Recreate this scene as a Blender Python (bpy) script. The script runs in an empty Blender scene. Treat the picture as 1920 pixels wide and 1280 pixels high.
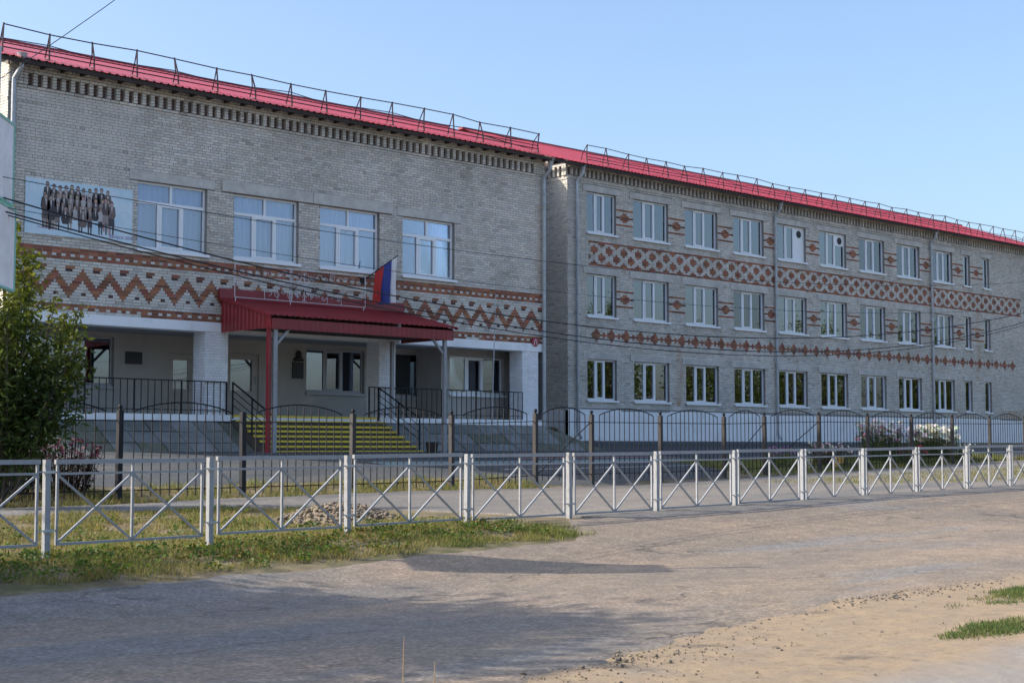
import bpy, math, random
import numpy as np
from mathutils import Vector, Matrix
random.seed(11); rng = np.random.default_rng(5)
R_ = math.radians
sc = bpy.context.scene
col = sc.collection

# ------------------------------------------------------------------ camera, sky, sun, exposure
EYE = Vector((0, 0, 1.6))
HEAD, TILT = R_(46.616), R_(4.045)
cam = bpy.data.cameras.new('camera'); cam_o = bpy.data.objects.new('camera', cam); col.objects.link(cam_o)
cam.sensor_width = 36; cam.lens = 52.5; cam.clip_start = .1; cam.clip_end = 3000
cam_o.location = EYE; cam_o.rotation_euler = (R_(90) + TILT, 0, HEAD - R_(90))
sc.camera = cam_o
SUN_EL, SUN_AZ = R_(34), R_(143)            # azimuth of the sun from +X towards +Y
w = bpy.data.worlds.new('World'); sc.world = w; w.use_nodes = True
nt = w.node_tree; nt.nodes.clear()
sky = nt.nodes.new('ShaderNodeTexSky'); sky.sky_type = 'NISHITA'; sky.sun_disc = False
sky.sun_elevation = SUN_EL; sky.sun_rotation = R_(90) - SUN_AZ
sky.air_density = 1.0; sky.dust_density = 3.6; sky.ozone_density = 3.2; sky.altitude = 100
bg = nt.nodes.new('ShaderNodeBackground'); bg.inputs['Strength'].default_value = .15
ow = nt.nodes.new('ShaderNodeOutputWorld')
nt.links.new(sky.outputs[0], bg.inputs[0]); nt.links.new(bg.outputs[0], ow.inputs[0])
sl = bpy.data.lights.new('sun', 'SUN'); sl.energy = 3.3; sl.angle = R_(.53); sl.color = (1, .91, .78)
so = bpy.data.objects.new('sun', sl); col.objects.link(so); so.location = (-30, 30, 40)
sd = Vector((math.cos(SUN_AZ) * math.cos(SUN_EL), math.sin(SUN_AZ) * math.cos(SUN_EL), math.sin(SUN_EL)))
so.rotation_euler = sd.to_track_quat('Z', 'Y').to_euler()
sc.view_settings.view_transform = 'Standard'; sc.view_settings.look = 'None'
sc.view_settings.exposure = 0.95; sc.view_settings.gamma = 1

# ------------------------------------------------------------------ street frame (u along the street, v towards the school)
SH = R_(3.372)
def W(u, v): return (u * math.cos(SH) - v * math.sin(SH), u * math.sin(SH) + v * math.cos(SH))
def UV(x, y): return (x * math.cos(SH) + y * math.sin(SH), -x * math.sin(SH) + y * math.cos(SH))
def ip(x, pts): return float(np.interp(x, [p[0] for p in pts], [p[1] for p in pts]))
GF = [(-60, .2), (8, .33), (11, .34), (13.2, .44), (17, .48), (22, .54), (26, .62), (33, .68), (60, .9), (250, 1.3)]
GI = [(-60, .5), (15, .55), (22, .62), (30, .6), (35, .71), (40, .83), (46, .94), (52, 1.08), (70, 1.3), (250, 1.5)]
def ss(a, b, x):
    t = min(1, max(0, (x - a) / (b - a))); return t * t * (3 - 2 * t)
def ground(x, y):
    u, v = UV(x, y)
    f = ip(u, GF); g = ip(u, GI); r = f - .36
    if v <= 15.46: return r + (f - r) * ss(11.6, 15.3, v)
    if v <= 21.6:
        t = (v - 15.46) / 6.14; d = -.16 * math.sin(math.pi * t) * (1 - ss(12.5, 15.5, u))
        return f + (g - .02 - f) * t + d
    if v <= 24.8: return g - .02 + .02 * (v - 21.6) / 3.2
    k = ss(35.5, 39.5, x); Yb = 34.0 + 7.2 * k; zb = 1.47 + .37 * k
    yf = W(u, 24.8)[1]
    t = min(1, max(0, (y - yf) / max(.5, (Yb - yf))))
    return g + (zb - g) * (t ** .72 if k < .5 else t ** .85)

# ------------------------------------------------------------------ materials
MATS = {}
def M(name, c, rough=.75, c2=None, nscale=3., metal=0., bump=0., bscale=60., attr=False, spec=.5, trans=0., lo=.35, hi=.65, stretch=None, fine=0., coat=0.):
    if name in MATS: return MATS[name]
    m = bpy.data.materials.new(name); m.use_nodes = True; t = m.node_tree; b = t.nodes['Principled BSDF']
    b.inputs['Roughness'].default_value = rough; b.inputs['Metallic'].default_value = metal
    b.inputs['Specular IOR Level'].default_value = spec; b.inputs['Coat Weight'].default_value = coat
    L = t.links.new; N = t.nodes.new
    tc = N('ShaderNodeTexCoord')
    geo = N('ShaderNodeNewGeometry')
    vec = geo.outputs['Position']
    if stretch:
        mp = N('ShaderNodeMapping'); mp.inputs['Scale'].default_value = stretch; L(vec, mp.inputs[0]); vec = mp.outputs[0]
    rgb = N('ShaderNodeRGB'); rgb.outputs[0].default_value = (*c, 1); out = rgb.outputs[0]
    if c2:
        no = N('ShaderNodeTexNoise'); no.inputs['Scale'].default_value = nscale; no.inputs['Detail'].default_value = 6; no.inputs['Roughness'].default_value = .62
        L(vec, no.inputs['Vector'])
        mr = N('ShaderNodeMapRange'); mr.inputs[1].default_value = lo; mr.inputs[2].default_value = hi; L(no.outputs[0], mr.inputs[0])
        mx = N('ShaderNodeMix'); mx.data_type = 'RGBA'; L(mr.outputs[0], mx.inputs[0]); L(out, mx.inputs[6]); mx.inputs[7].default_value = (*c2, 1); out = mx.outputs[2]
    if attr:
        at = N('ShaderNodeAttribute'); at.attribute_name = 'Col'
        mx = N('ShaderNodeMix'); mx.data_type = 'RGBA'; mx.blend_type = 'MULTIPLY'; mx.inputs[0].default_value = 1
        L(out, mx.inputs[6]); L(at.outputs[0], mx.inputs[7]); out = mx.outputs[2]
    if fine:
        no = N('ShaderNodeTexNoise'); no.inputs['Scale'].default_value = bscale * 1.7; no.inputs['Detail'].default_value = 3; L(vec, no.inputs['Vector'])
        mr = N('ShaderNodeMapRange'); mr.inputs[1].default_value = .25; mr.inputs[2].default_value = .75; mr.inputs[3].default_value = 1 - fine; mr.inputs[4].default_value = 1 + fine; L(no.outputs[0], mr.inputs[0])
        mx = N('ShaderNodeVectorMath'); mx.operation = 'SCALE'; L(out, mx.inputs[0]); L(mr.outputs[0], mx.inputs['Scale']); out = mx.outputs[0]
    L(out, b.inputs['Base Color'])
    if bump:
        no = N('ShaderNodeTexNoise'); no.inputs['Scale'].default_value = bscale; no.inputs['Detail'].default_value = 5; L(vec, no.inputs['Vector'])
        bp = N('ShaderNodeBump'); bp.inputs['Strength'].default_value = bump; bp.inputs['Distance'].default_value = .02; L(no.outputs[0], bp.inputs['Height']); L(bp.outputs[0], b.inputs['Normal'])
    if trans:
        tr = N('ShaderNodeBsdfTranslucent'); L(out, tr.inputs[0]); ms = N('ShaderNodeMixShader'); ms.inputs[0].default_value = trans
        L(b.outputs[0], ms.inputs[1]); L(tr.outputs[0], ms.inputs[2]); L(ms.outputs[0], t.nodes['Material Output'].inputs[0])
    MATS[name] = m; return m

brick_m = M('brick', (1, 1, 1), .9, (.80, .81, .79), .55, attr=True, bump=.25, bscale=45, lo=.4, hi=.72, fine=.1)
brick1_m = M('brick_single', (.66, .615, .55), .9, (.54, .505, .455), 2.2, bump=.25, bscale=45, fine=.12)
mortar_m = M('mortar', (.20, .19, .18), .95, (.28, .265, .25), 2)
concrete_m = M('concrete', (.60, .57, .52), .9, (.44, .42, .385), 2.5, bump=.25, bscale=30, fine=.08)
slabconc_m = M('slab_concrete', (.20, .205, .195), .92, (.12, .125, .112), 1.1, bump=.3, bscale=25, fine=.12)
moss_m = M('moss_concrete', (.10, .105, .065), .95, (.16, .16, .13), 3, bump=.3)
whitewash_m = M('whitewash', (.86, .87, .88), .85, (.66, .66, .65), 1.6, attr=True, bump=.2, bscale=35, lo=.5, hi=.85)
plaster_m = M('beige_plaster', (.43, .40, .36), .85, (.36, .335, .30), 1.2, bump=.1)
soffit_m = M('soffit', (.34, .33, .31), .9, (.28, .27, .26), 1)
roof_m = M('red_roof', (.31, .017, .028), .48, (.23, .015, .024), 1.1, spec=.4, coat=.35, stretch=(.6, .25, 1), fine=.06)
canopy_m = M('red_sheet', (.24, .014, .02), .45, (.19, .011, .016), 2, spec=.5)
eave_m = M('eave_wood', (.055, .035, .03), .8, (.03, .022, .02), 3)
pvc_m = M('white_pvc', (.80, .82, .84), .35)
dkmetal_m = M('dark_metal', (.010, .012, .017), .6, (.016, .015, .016), 12, spec=.25)
rail_m = M('roof_rail', (.05, .02, .022), .55, (.035, .02, .02), 9)
postbrown_m = M('brown_post', (.024, .022, .023), .65, (.034, .024, .02), 7, lo=.45, hi=.7)
galv_m = M('grey_paint', (.29, .30, .315), .45, (.22, .21, .205), 9, spec=.4, lo=.5, hi=.75)
pipe_m = M('zinc_pipe', (.44, .47, .50), .45, (.33, .35, .37), 4, metal=.25)
yellow_m = M('yellow_paint', (.80, .58, .04), .6, (.62, .45, .05), 5, lo=.5, hi=.8)
step_m = M('dark_step', (.05, .042, .035), .85, (.085, .075, .062), 6)
curtain_m = M('curtain', (.80, .81, .84), .9, trans=.35)
room_m = M('room_wall', (.13, .125, .115), .9)
floor_m = M('room_floor', (.22, .17, .12), .8)
cable_m = M('cable', (.012, .012, .014), .6)
leaf_m = M('leaf', (.085, .13, .028), .55, (.15, .18, .035), 1.2, attr=True, trans=.42, spec=.3)
bark_m = M('bark', (.10, .085, .07), .95, (.06, .05, .04), 10, bump=.5, bscale=30)
grass_m = M('grass', (1, 1, 1), .7, attr=True, trans=.35, spec=.2)
flower_m = M('petal', (1, 1, 1), .6, attr=True, trans=.3)
stone_m = M('stone', (.36, .33, .29), .95, (.25, .23, .2), 9, attr=True, bump=.4)
board_m = M('banner_board', (.46, .66, .78), .55, (.66, .76, .82), 1.3)
print_m = M('banner_print', (1, 1, 1), .6, attr=True)
signback_m = M('sign_back', (.66, .62, .63), .5, (.8, .77, .78), 3)
signedge_m = M('sign_edge', (.20, .45, .38), .5)
plaque_m = M('dark_plaque', (.03, .03, .032), .35)
black_m = M('black', (.012, .012, .012), .6)
terracotta_m = M('pot', (.60, .38, .10), .7)
redplate_m = M('red_plate', (.30, .012, .03), .45)

def glass(nm='window_glass', tint=(.55, .60, .66, 1), k=1.4, k0=.09):
    m = bpy.data.materials.new(nm); m.use_nodes = True; t = m.node_tree; t.nodes.clear()
    N = t.nodes.new; L = t.links.new
    o = N('ShaderNodeOutputMaterial'); mx = N('ShaderNodeMixShader'); tr = N('ShaderNodeBsdfTransparent'); gl = N('ShaderNodeBsdfGlossy')
    tr.inputs[0].default_value = tint; gl.inputs['Roughness'].default_value = .01; gl.inputs[0].default_value = (.93, .96, 1, 1)
    fr = N('ShaderNodeFresnel'); fr.inputs[0].default_value = 1.5
    ma = N('ShaderNodeMath'); ma.operation = 'MULTIPLY_ADD'; ma.inputs[1].default_value = k; ma.inputs[2].default_value = k0; ma.use_clamp = True
    no = N('ShaderNodeTexNoise'); no.inputs['Scale'].default_value = .9; no.inputs['Detail'].default_value = 0
    ge = N('ShaderNodeNewGeometry'); L(ge.outputs['Position'], no.inputs['Vector'])
    bp = N('ShaderNodeBump'); bp.inputs['Strength'].default_value = .05; bp.inputs['Distance'].default_value = .03; L(no.outputs[0], bp.inputs['Height']); L(bp.outputs[0], gl.inputs['Normal'])
    L(fr.outputs[0], ma.inputs[0]); L(ma.outputs[0], mx.inputs[0]); L(tr.outputs[0], mx.inputs[1]); L(gl.outputs[0], mx.inputs[2]); L(mx.outputs[0], o.inputs[0])
    return m
glass_m = glass(); clear_m = glass('clear_glass', (.84, .88, .97, 1), 1.2, .05)

# ------------------------------------------------------------------ mesh helpers
class MB:
    def __init__(s): s.v = []; s.f = []; s.c = []; s.m = []; s.cc = (1, 1, 1); s.mi = 0
    def _add(s, vs, fs):
        n = len(s.v); s.v += [tuple(p) for p in vs]; s.c += [s.cc] * len(vs)
        for f in fs: s.f.append(tuple(i + n for i in f)); s.m.append(s.mi)
        return s
    def quad(s, a, b, c, d): return s._add((a, b, c, d), ((0, 1, 2, 3),))
    def poly(s, ps): return s._add(ps, (tuple(range(len(ps))),))
    def box(s, x0, x1, y0, y1, z0, z1):
        return s._add([(x0, y0, z0), (x1, y0, z0), (x1, y1, z0), (x0, y1, z0), (x0, y0, z1), (x1, y0, z1), (x1, y1, z1), (x0, y1, z1)],
                      [(0, 3, 2, 1), (4, 5, 6, 7), (0, 1, 5, 4), (1, 2, 6, 5), (2, 3, 7, 6), (3, 0, 4, 7)])
    def bar(s, p0, p1, w, h, up=(0, 0, 1)):
        p0 = Vector(p0); p1 = Vector(p1); d = (p1 - p0).normalized(); up = Vector(up)
        if abs(d.dot(up)) > .98: up = Vector((math.cos(SH), math.sin(SH), 0))
        a = d.cross(up).normalized() * w / 2; b = a.cross(d).normalized() * h / 2
        q = [p0 - a - b, p0 + a - b, p0 + a + b, p0 - a + b]; r = [x + (p1 - p0) for x in q]
        return s._add(q + r, [(0, 3, 2, 1), (4, 5, 6, 7), (0, 1, 5, 4), (1, 2, 6, 5), (2, 3, 7, 6), (3, 0, 4, 7)])
    def tube(s, pts, r, n=6, cap=True):
        pts = [Vector(p) for p in pts]; k = len(pts); rs = r if isinstance(r, (list, tuple)) else [r] * k
        base = None; vs = []
        for i, p in enumerate(pts):
            d = (pts[min(i + 1, k - 1)] - pts[max(i - 1, 0)]).normalized()
            if base is None: base = d.orthogonal().normalized()
            base = (base - d * base.dot(d)).normalized(); e = d.cross(base)
            for j in range(n):
                a = 2 * math.pi * j / n; vs.append(p + (base * math.cos(a) + e * math.sin(a)) * rs[i])
        fs = [(i * n + j, i * n + (j + 1) % n, (i + 1) * n + (j + 1) % n, (i + 1) * n + j) for i in range(k - 1) for j in range(n)]
        if cap: fs += [tuple(range(n - 1, -1, -1)), tuple((k - 1) * n + j for j in range(n))]
        return s._add(vs, fs)
    def ball(s, c, r, n=8, m=5, sz=1):
        vs = [(c[0], c[1], c[2] - r * sz)]
        for i in range(1, m):
            a = -math.pi / 2 + math.pi * i / m
            for j in range(n):
                b = 2 * math.pi * j / n; vs.append((c[0] + r * math.cos(a) * math.cos(b), c[1] + r * math.cos(a) * math.sin(b), c[2] + r * sz * math.sin(a)))
        vs.append((c[0], c[1], c[2] + r * sz)); fs = []
        for j in range(n):
            fs.append((0, 1 + (j + 1) % n, 1 + j)); fs.append((len(vs) - 1, len(vs) - 1 - n + j, len(vs) - 1 - n + (j + 1) % n))
        for i in range(m - 2):
            for j in range(n): fs.append((1 + i * n + j, 1 + i * n + (j + 1) % n, 1 + (i + 1) * n + (j + 1) % n, 1 + (i + 1) * n + j))
        return s._add(vs, fs)
    def mesh(s, name, mats, smooth=False):
        me = bpy.data.meshes.new(name); me.from_pydata(s.v, [], s.f)
        mats = mats if isinstance(mats, (list, tuple)) else [mats]
        for m in mats: me.materials.append(m)
        if len(mats) > 1: me.polygons.foreach_set('material_index', s.m)
        a = me.color_attributes.new('Col', 'FLOAT_COLOR', 'POINT')
        a.data.foreach_set('color', np.concatenate([np.array(s.c, dtype=np.float32).reshape(-1, 3), np.ones((len(s.c), 1), np.float32)], 1).ravel())
        if smooth: me.polygons.foreach_set('use_smooth', [True] * len(s.f))
        me.update(); return me

def link(o, parent=None):
    col.objects.link(o)
    if parent is not None:
        o.parent = parent
        if parent.type == 'EMPTY' and parent.parent is None: o.location = o.location - parent.location
    return o
def part(name, mb, mats, parent, smooth=False, kind=None, label=None):
    o = bpy.data.objects.new(name, mb.mesh(name, mats, smooth)); link(o, parent)
    if kind: o['kind'] = kind
    if label: o['label'] = label
    return o
def thing(name, label, cat, loc, group=None):
    o = bpy.data.objects.new(name, None); o.empty_display_size = .2; o.location = loc; col.objects.link(o)
    o['label'] = label; o['category'] = cat
    if group: o['group'] = group
    return o
def solo(name, mb, mats, label, cat, group=None, smooth=False):
    o = bpy.data.objects.new(name, mb.mesh(name, mats, smooth)); col.objects.link(o); o['label'] = label; o['category'] = cat
    if group: o['group'] = group
    return o
def struct(name, mb, mats, smooth=True):
    o = bpy.data.objects.new(name, mb.mesh(name, mats, smooth)); col.objects.link(o); o['kind'] = 'structure'; return o
def stuff(name, mb, mats, label, cat, smooth=False):
    o = bpy.data.objects.new(name, mb.mesh(name, mats, smooth)); col.objects.link(o); o['kind'] = 'stuff'; o['label'] = label; o['category'] = cat; return o

def vnoise(x, seed=0):
    i = math.floor(x); f = x - i; f = f * f * (3 - 2 * f)
    h = lambda k: (math.sin(k * 127.1 + seed * 311.7) * 43758.5453) % 1
    return h(i) * (1 - f) + h(i + 1) * f - .5
def fbm(x, seed=0): return vnoise(x, seed) + .5 * vnoise(2.1 * x, seed + 1) + .25 * vnoise(4.3 * x, seed + 2) + .12 * vnoise(9.1 * x, seed + 3)

# ------------------------------------------------------------------ ground sheets
def ground_mat():
    m = bpy.data.materials.new('soil'); m.use_nodes = True; t = m.node_tree; b = t.nodes['Principled BSDF']; N = t.nodes.new; L = t.links.new
    b.inputs['Roughness'].default_value = .95; b.inputs['Specular IOR Level'].default_value = .2
    g = N('ShaderNodeNewGeometry')
    dv = N('ShaderNodeVectorMath'); dv.operation = 'DOT_PRODUCT'; dv.inputs[1].default_value = (-math.sin(SH), math.cos(SH), 0); L(g.outputs['Position'], dv.inputs[0])
    def noise(s, d=5):
        n = N('ShaderNodeTexNoise'); n.inputs['Scale'].default_value = s; n.inputs['Detail'].default_value = d; L(g.outputs['Position'], n.inputs['Vector']); return n.outputs[0]
    def mix(f, a, c):
        x = N('ShaderNodeMix'); x.data_type = 'RGBA'; L(f, x.inputs[0])
        for i, q in ((6, a), (7, c)):
            if isinstance(q, tuple): x.inputs[i].default_value = (*q, 1)
            else: L(q, x.inputs[i])
        return x.outputs[2]
    def rng_(v, a, c, lo=0., hi=1.):
        r = N('ShaderNodeMapRange'); r.inputs[1].default_value = a; r.inputs[2].default_value = c; r.inputs[3].default_value = lo; r.inputs[4].default_value = hi; L(v, r.inputs[0]); return r.outputs[0]
    n1 = noise(.6); n2 = noise(3); n3 = noise(40, 3)
    vv = N('ShaderNodeMath'); vv.operation = 'MULTIPLY_ADD'; L(n1, vv.inputs[0]); vv.inputs[1].default_value = 1.6; L(dv.outputs['Value'], vv.inputs[2])
    sand = mix(rng_(n2, .35, .65), (.30, .225, .145), (.25, .195, .138))
    gravel = mix(rng_(n3, .35, .65), (.30, .27, .235), (.2, .18, .16))
    n5 = noise(1.4, 7); sand = mix(rng_(n5, .6, .75), sand, (.26, .215, .165)); dk = mix(rng_(noise(9, 6), .55, .75), sand, (.19, .145, .095)); near = mix(rng_(vv.outputs[0], 5.7, 6.3), gravel, dk)
    soil = mix(rng_(n2, .4, .62), (.13, .105, .07), (.20, .16, .10))
    turf = mix(rng_(n1, .35, .6), (.075, .085, .03), soil)
    verge = mix(rng_(n2, .3, .7), turf, soil)
    c = mix(rng_(vv.outputs[0], 11, 13.6), near, verge)
    sp = N('ShaderNodeVectorMath'); sp.operation = 'SCALE'; L(c, sp.inputs[0]); L(rng_(n3, .2, .8, .8, 1.2), sp.inputs['Scale'])
    L(sp.outputs[0], b.inputs['Base Color'])
    bp = N('ShaderNodeBump'); bp.inputs['Strength'].default_value = .55; bp.inputs['Distance'].default_value = .05; L(noise(3.5, 9), bp.inputs['Height']); L(bp.outputs[0], b.inputs['Normal'])
    return m
def asphalt_mat(name, base, dust, patch, dusty=(.42, .6), crack=.35, patchr=(.56, .62), sandy=False):
    m = bpy.data.materials.new(name); m.use_nodes = True; t = m.node_tree; b = t.nodes['Principled BSDF']; N = t.nodes.new; L = t.links.new
    b.inputs['Roughness'].default_value = .88; b.inputs['Specular IOR Level'].default_value = .3
    g = N('ShaderNodeNewGeometry'); mp = N('ShaderNodeMapping'); mp.inputs['Rotation'].default_value = (0, 0, -SH); mp.inputs['Scale'].default_value = (.22, 1, 1); L(g.outputs['Position'], mp.inputs[0])
    def noise(s, d=5, v=None, o=0):
        n = N('ShaderNodeTexNoise'); n.inputs['Scale'].default_value = s; n.inputs['Detail'].default_value = d; n.inputs['Roughness'].default_value = .6
        L(v or mp.outputs[0], n.inputs['Vector']); return n.outputs[0]
    def rng_(v, a, c, lo=0., hi=1.):
        r = N('ShaderNodeMapRange'); r.inputs[1].default_value = a; r.inputs[2].default_value = c; r.inputs[3].default_value = lo; r.inputs[4].default_value = hi; L(v, r.inputs[0]); return r.outputs[0]
    def mix(f, a, c):
        x = N('ShaderNodeMix'); x.data_type = 'RGBA'; L(f, x.inputs[0])
        for i, q in ((6, a), (7, c)):
            if isinstance(q, tuple): x.inputs[i].default_value = (*q, 1)
            else: L(q, x.inputs[i])
        return x.outputs[2]
    P = g.outputs['Position']
    c = mix(rng_(noise(.75, 7), *dusty), base, dust)
    c = mix(rng_(noise(.42, 6), *patchr), c, patch)
    if sandy:
        dv = N('ShaderNodeVectorMath'); dv.operation = 'DOT_PRODUCT'; dv.inputs[1].default_value = (-math.sin(SH), math.cos(SH), 0); L(P, dv.inputs[0])
        du = N('ShaderNodeVectorMath'); du.operation = 'DOT_PRODUCT'; du.inputs[1].default_value = (math.cos(SH), math.sin(SH), 0); L(P, du.inputs[0])
        wv = rng_(du.outputs['Value'], 12, 15.5, 1.9, .55)          # the dusty fringe narrows towards the right
        sub = N('ShaderNodeMath'); sub.operation = 'SUBTRACT'; L(dv.outputs['Value'], sub.inputs[0]); sub.inputs[1].default_value = 7.55
        dv_ = N('ShaderNodeMath'); dv_.operation = 'DIVIDE'; L(sub.outputs[0], dv_.inputs[0]); L(wv, dv_.inputs[1])
        ad = N('ShaderNodeMath'); ad.operation = 'MULTIPLY_ADD'; L(noise(1.5, 8, P), ad.inputs[0]); ad.inputs[1].default_value = 1.7; L(dv_.outputs[0], ad.inputs[2])
        c = mix(rng_(ad.outputs[0], .75, 1.5, 1, 0), c, mix(rng_(noise(3, 6, P), .35, .65), (.30, .225, .145), (.24, .19, .138)))
        c = mix(rng_(noise(.5, 6, P), .50, .66, 0, .55), c, (.30, .225, .165))
    if sandy:      # barer, greyer asphalt towards the left end of the view
        lf = N('ShaderNodeMath'); lf.operation = 'MULTIPLY'; L(rng_(du.outputs['Value'], 8.5, 13, 1, 0), lf.inputs[0]); L(rng_(noise(.8, 6), .38, .56, .25, 1), lf.inputs[1])
        c = mix(lf.outputs[0], c, (.150, .150, .148))
    fine = noise(32, 4, P)
    sp = N('ShaderNodeVectorMath'); sp.operation = 'SCALE'; L(c, sp.inputs[0]); L(rng_(fine, .3, .7, .70, 1.30), sp.inputs['Scale']); c = sp.outputs[0]
    pv = N('ShaderNodeTexVoronoi'); pv.inputs['Scale'].default_value = 17; L(P, pv.inputs['Vector'])
    sp = N('ShaderNodeVectorMath'); sp.operation = 'SCALE'; L(c, sp.inputs[0]); L(rng_(pv.outputs['Distance'], .1, .55, 1.2, .84), sp.inputs['Scale']); c = sp.outputs[0]
    mid = noise(4, 7, P); sp = N('ShaderNodeVectorMath'); sp.operation = 'SCALE'; L(c, sp.inputs[0]); L(rng_(mid, .3, .7, .82, 1.16), sp.inputs['Scale']); c = sp.outputs[0]
    # cracks: warped cell edges, broken up by noise
    wn = N('ShaderNodeTexNoise'); wn.inputs['Scale'].default_value = 2.2; wn.inputs['Detail'].default_value = 5; L(P, wn.inputs['Vector'])
    va = N('ShaderNodeVectorMath'); va.operation = 'MULTIPLY_ADD'; L(wn.outputs['Color'], va.inputs[0]); va.inputs[1].default_value = (.9, .9, 0); L(mp.outputs[0], va.inputs[2])
    vo = N('ShaderNodeTexVoronoi'); vo.feature = 'DISTANCE_TO_EDGE'; vo.inputs['Scale'].default_value = .55; L(va.outputs[0], vo.inputs['Vector'])
    cr = rng_(vo.outputs['Distance'], .004, .016, 1, 0)
    br = rng_(noise(.9, 4, P), .5, .58)
    mu = N('ShaderNodeMath'); mu.operation = 'MULTIPLY'; L(cr, mu.inputs[0]); L(br, mu.inputs[1])
    mu2 = N('ShaderNodeMath'); mu2.operation = 'MULTIPLY'; L(mu.outputs[0], mu2.inputs[0]); mu2.inputs[1].default_value = crack * 2
    mu2.use_clamp = True
    c = mix(mu2.outputs[0], c, (.05, .045, .04))
    L(c, b.inputs['Base Color'])
    h = N('ShaderNodeMath'); h.operation = 'MULTIPLY_ADD'; L(mu.outputs[0], h.inputs[0]); h.inputs[1].default_value = -1.2; L(fine, h.inputs[2])
    bp = N('ShaderNodeBump'); bp.inputs['Strength'].default_value = .4; bp.inputs['Distance'].default_value = .012; L(h.outputs[0], bp.inputs['Height']); L(bp.outputs[0], b.inputs['Normal'])
    return m

def spaced(lims):
    out = []
    for a, b, st in lims: out += list(np.arange(a, b, st))
    return out + [lims[-1][1]]
us = spaced([(-500, -60, 55), (-60, -6, 4), (-6, 62, .8), (62, 120, 4), (120, 900, 65)])
vs = spaced([(-500, -40, 46), (-40, -2, 3), (-2, 46, .3), (46, 100, 6), (100, 900, 80)])
g = MB()
pts = [];
for v in vs:
    for u in us:
        x, y = W(u, v); pts.append((x, y, ground(x, y)))
nu = len(us)
g._add(pts, [(j * nu + i, j * nu + i + 1, (j + 1) * nu + i + 1, (j + 1) * nu + i) for j in range(len(vs) - 1) for i in range(nu - 1)])
struct('ground', g, ground_mat())

NEAR = lambda u: ip(u, [(-60, 6.2), (5, 6.4), (7.7, 6.95), (9.3, 7.3), (11, 7.7), (14, 7.7), (17, 7.4), (60, 7.2)])
def strip(name, mat, u0, u1, lo, hi, off, du=.2, nv=20):
    b = MB(); uu = np.arange(u0, u1 + 1e-6, du); p = []
    for u in uu:
        a, c = lo(u), hi(u)
        for k in range(nv + 1):
            v = a + (c - a) * k / nv; x, y = W(u, v); p.append((x, y, ground(x, y) + (off if 0 < k < nv else -.035)))
    n = nv + 1
    b._add(p, [(i * n + k, (i + 1) * n + k, (i + 1) * n + k + 1, i * n + k + 1) for i in range(len(uu) - 1) for k in range(nv)])
    return struct(name, b, mat)
road_mat = asphalt_mat('road_asphalt', (.20, .168, .136), (.25, .20, .148), (.205, .194, .182), sandy=True, crack=.28)
strip('road', road_mat, -40, 120, lambda u: NEAR(u) + .32 * fbm(u * .7, 3) + .14 * fbm(u * 3.1, 8) + .05 * fbm(u * 9, 2), lambda u: 13.8 + (1.5 * ss(15.6, 17.6, u)) + .16 * fbm(u * .8, 5) + .10 * fbm(u * 4, 6), .014, .12, 26)
drive_mat = asphalt_mat('drive_asphalt', (.165, .155, .142), (.205, .185, .16), (.145, .14, .134), crack=.15)
strip('driveway', drive_mat, 16.2, 60, lambda u: 21.6 - 7.2 * ss(16.2, 18.4, u + .5 * fbm(u * 2, 9)) + .1 * fbm(u * 1.7, 2), lambda u: 24.55 + .15 * fbm(u * .9, 4) + .0 * u, .022, .12, 40)
walk_mat = asphalt_mat('sidewalk_asphalt', (.19, .185, .178), (.215, .205, .19), (.17, .168, .165), crack=.1)
strip('sidewalk', walk_mat, -30, 16.4, lambda u: 21.75 + .08 * fbm(u * 1.1, 12), lambda u: 24.1 + .15 * fbm(u * .8, 14), .02, .2, 10)
yard_mat = asphalt_mat('courtyard_asphalt', (.07, .078, .083), (.10, .10, .098), (.055, .066, .073), crack=.1)
def yard_hi(u):
    x = W(u, 30)[0]; yb = 34.6 if x < 36.4 else 34.6 + 6.9 * ss(36.4, 38.5, x)
    return UV(x, yb)[1]
strip('courtyard', yard_mat, 2, 66, lambda u: 25.9 + .3 * fbm(u * .5, 21) - 1.2 * ss(26.2, 27.5, u) * (1 - ss(35, 37, u)) + 2.4 * ss(36, 38, u) * (1 - ss(52, 54, u)), yard_hi, .016, .3, 30)
# painted strips on the courtyard
def yardline(name, x0, x1, y0, y1, mat):
    b = MB(); n = 24
    for k in range(n):
        xa, xb = x0 + (x1 - x0) * k / n, x0 + (x1 - x0) * (k + 1) / n
        b.quad(*[(x, y, ground(x, y) + .022) for x, y in ((xa, y0), (xb, y0), (xb, y1), (xa, y1))])
    struct(name, b, mat)
yardline('courtyard_marking', 24, 37, 30.1, 30.9, M('teal_paint', (.15, .22, .23), .8, (.20, .24, .24), 2))
yardline('courtyard_marking', 30, 37, 31.3, 31.6, M('red_paint', (.30, .12, .11), .8, (.22, .17, .16), 2))
yardline('courtyard_marking', 27, 40, 28.9, 29.0, M('white_paint', (.55, .55, .53), .8, (.3, .3, .29), 3))

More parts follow.
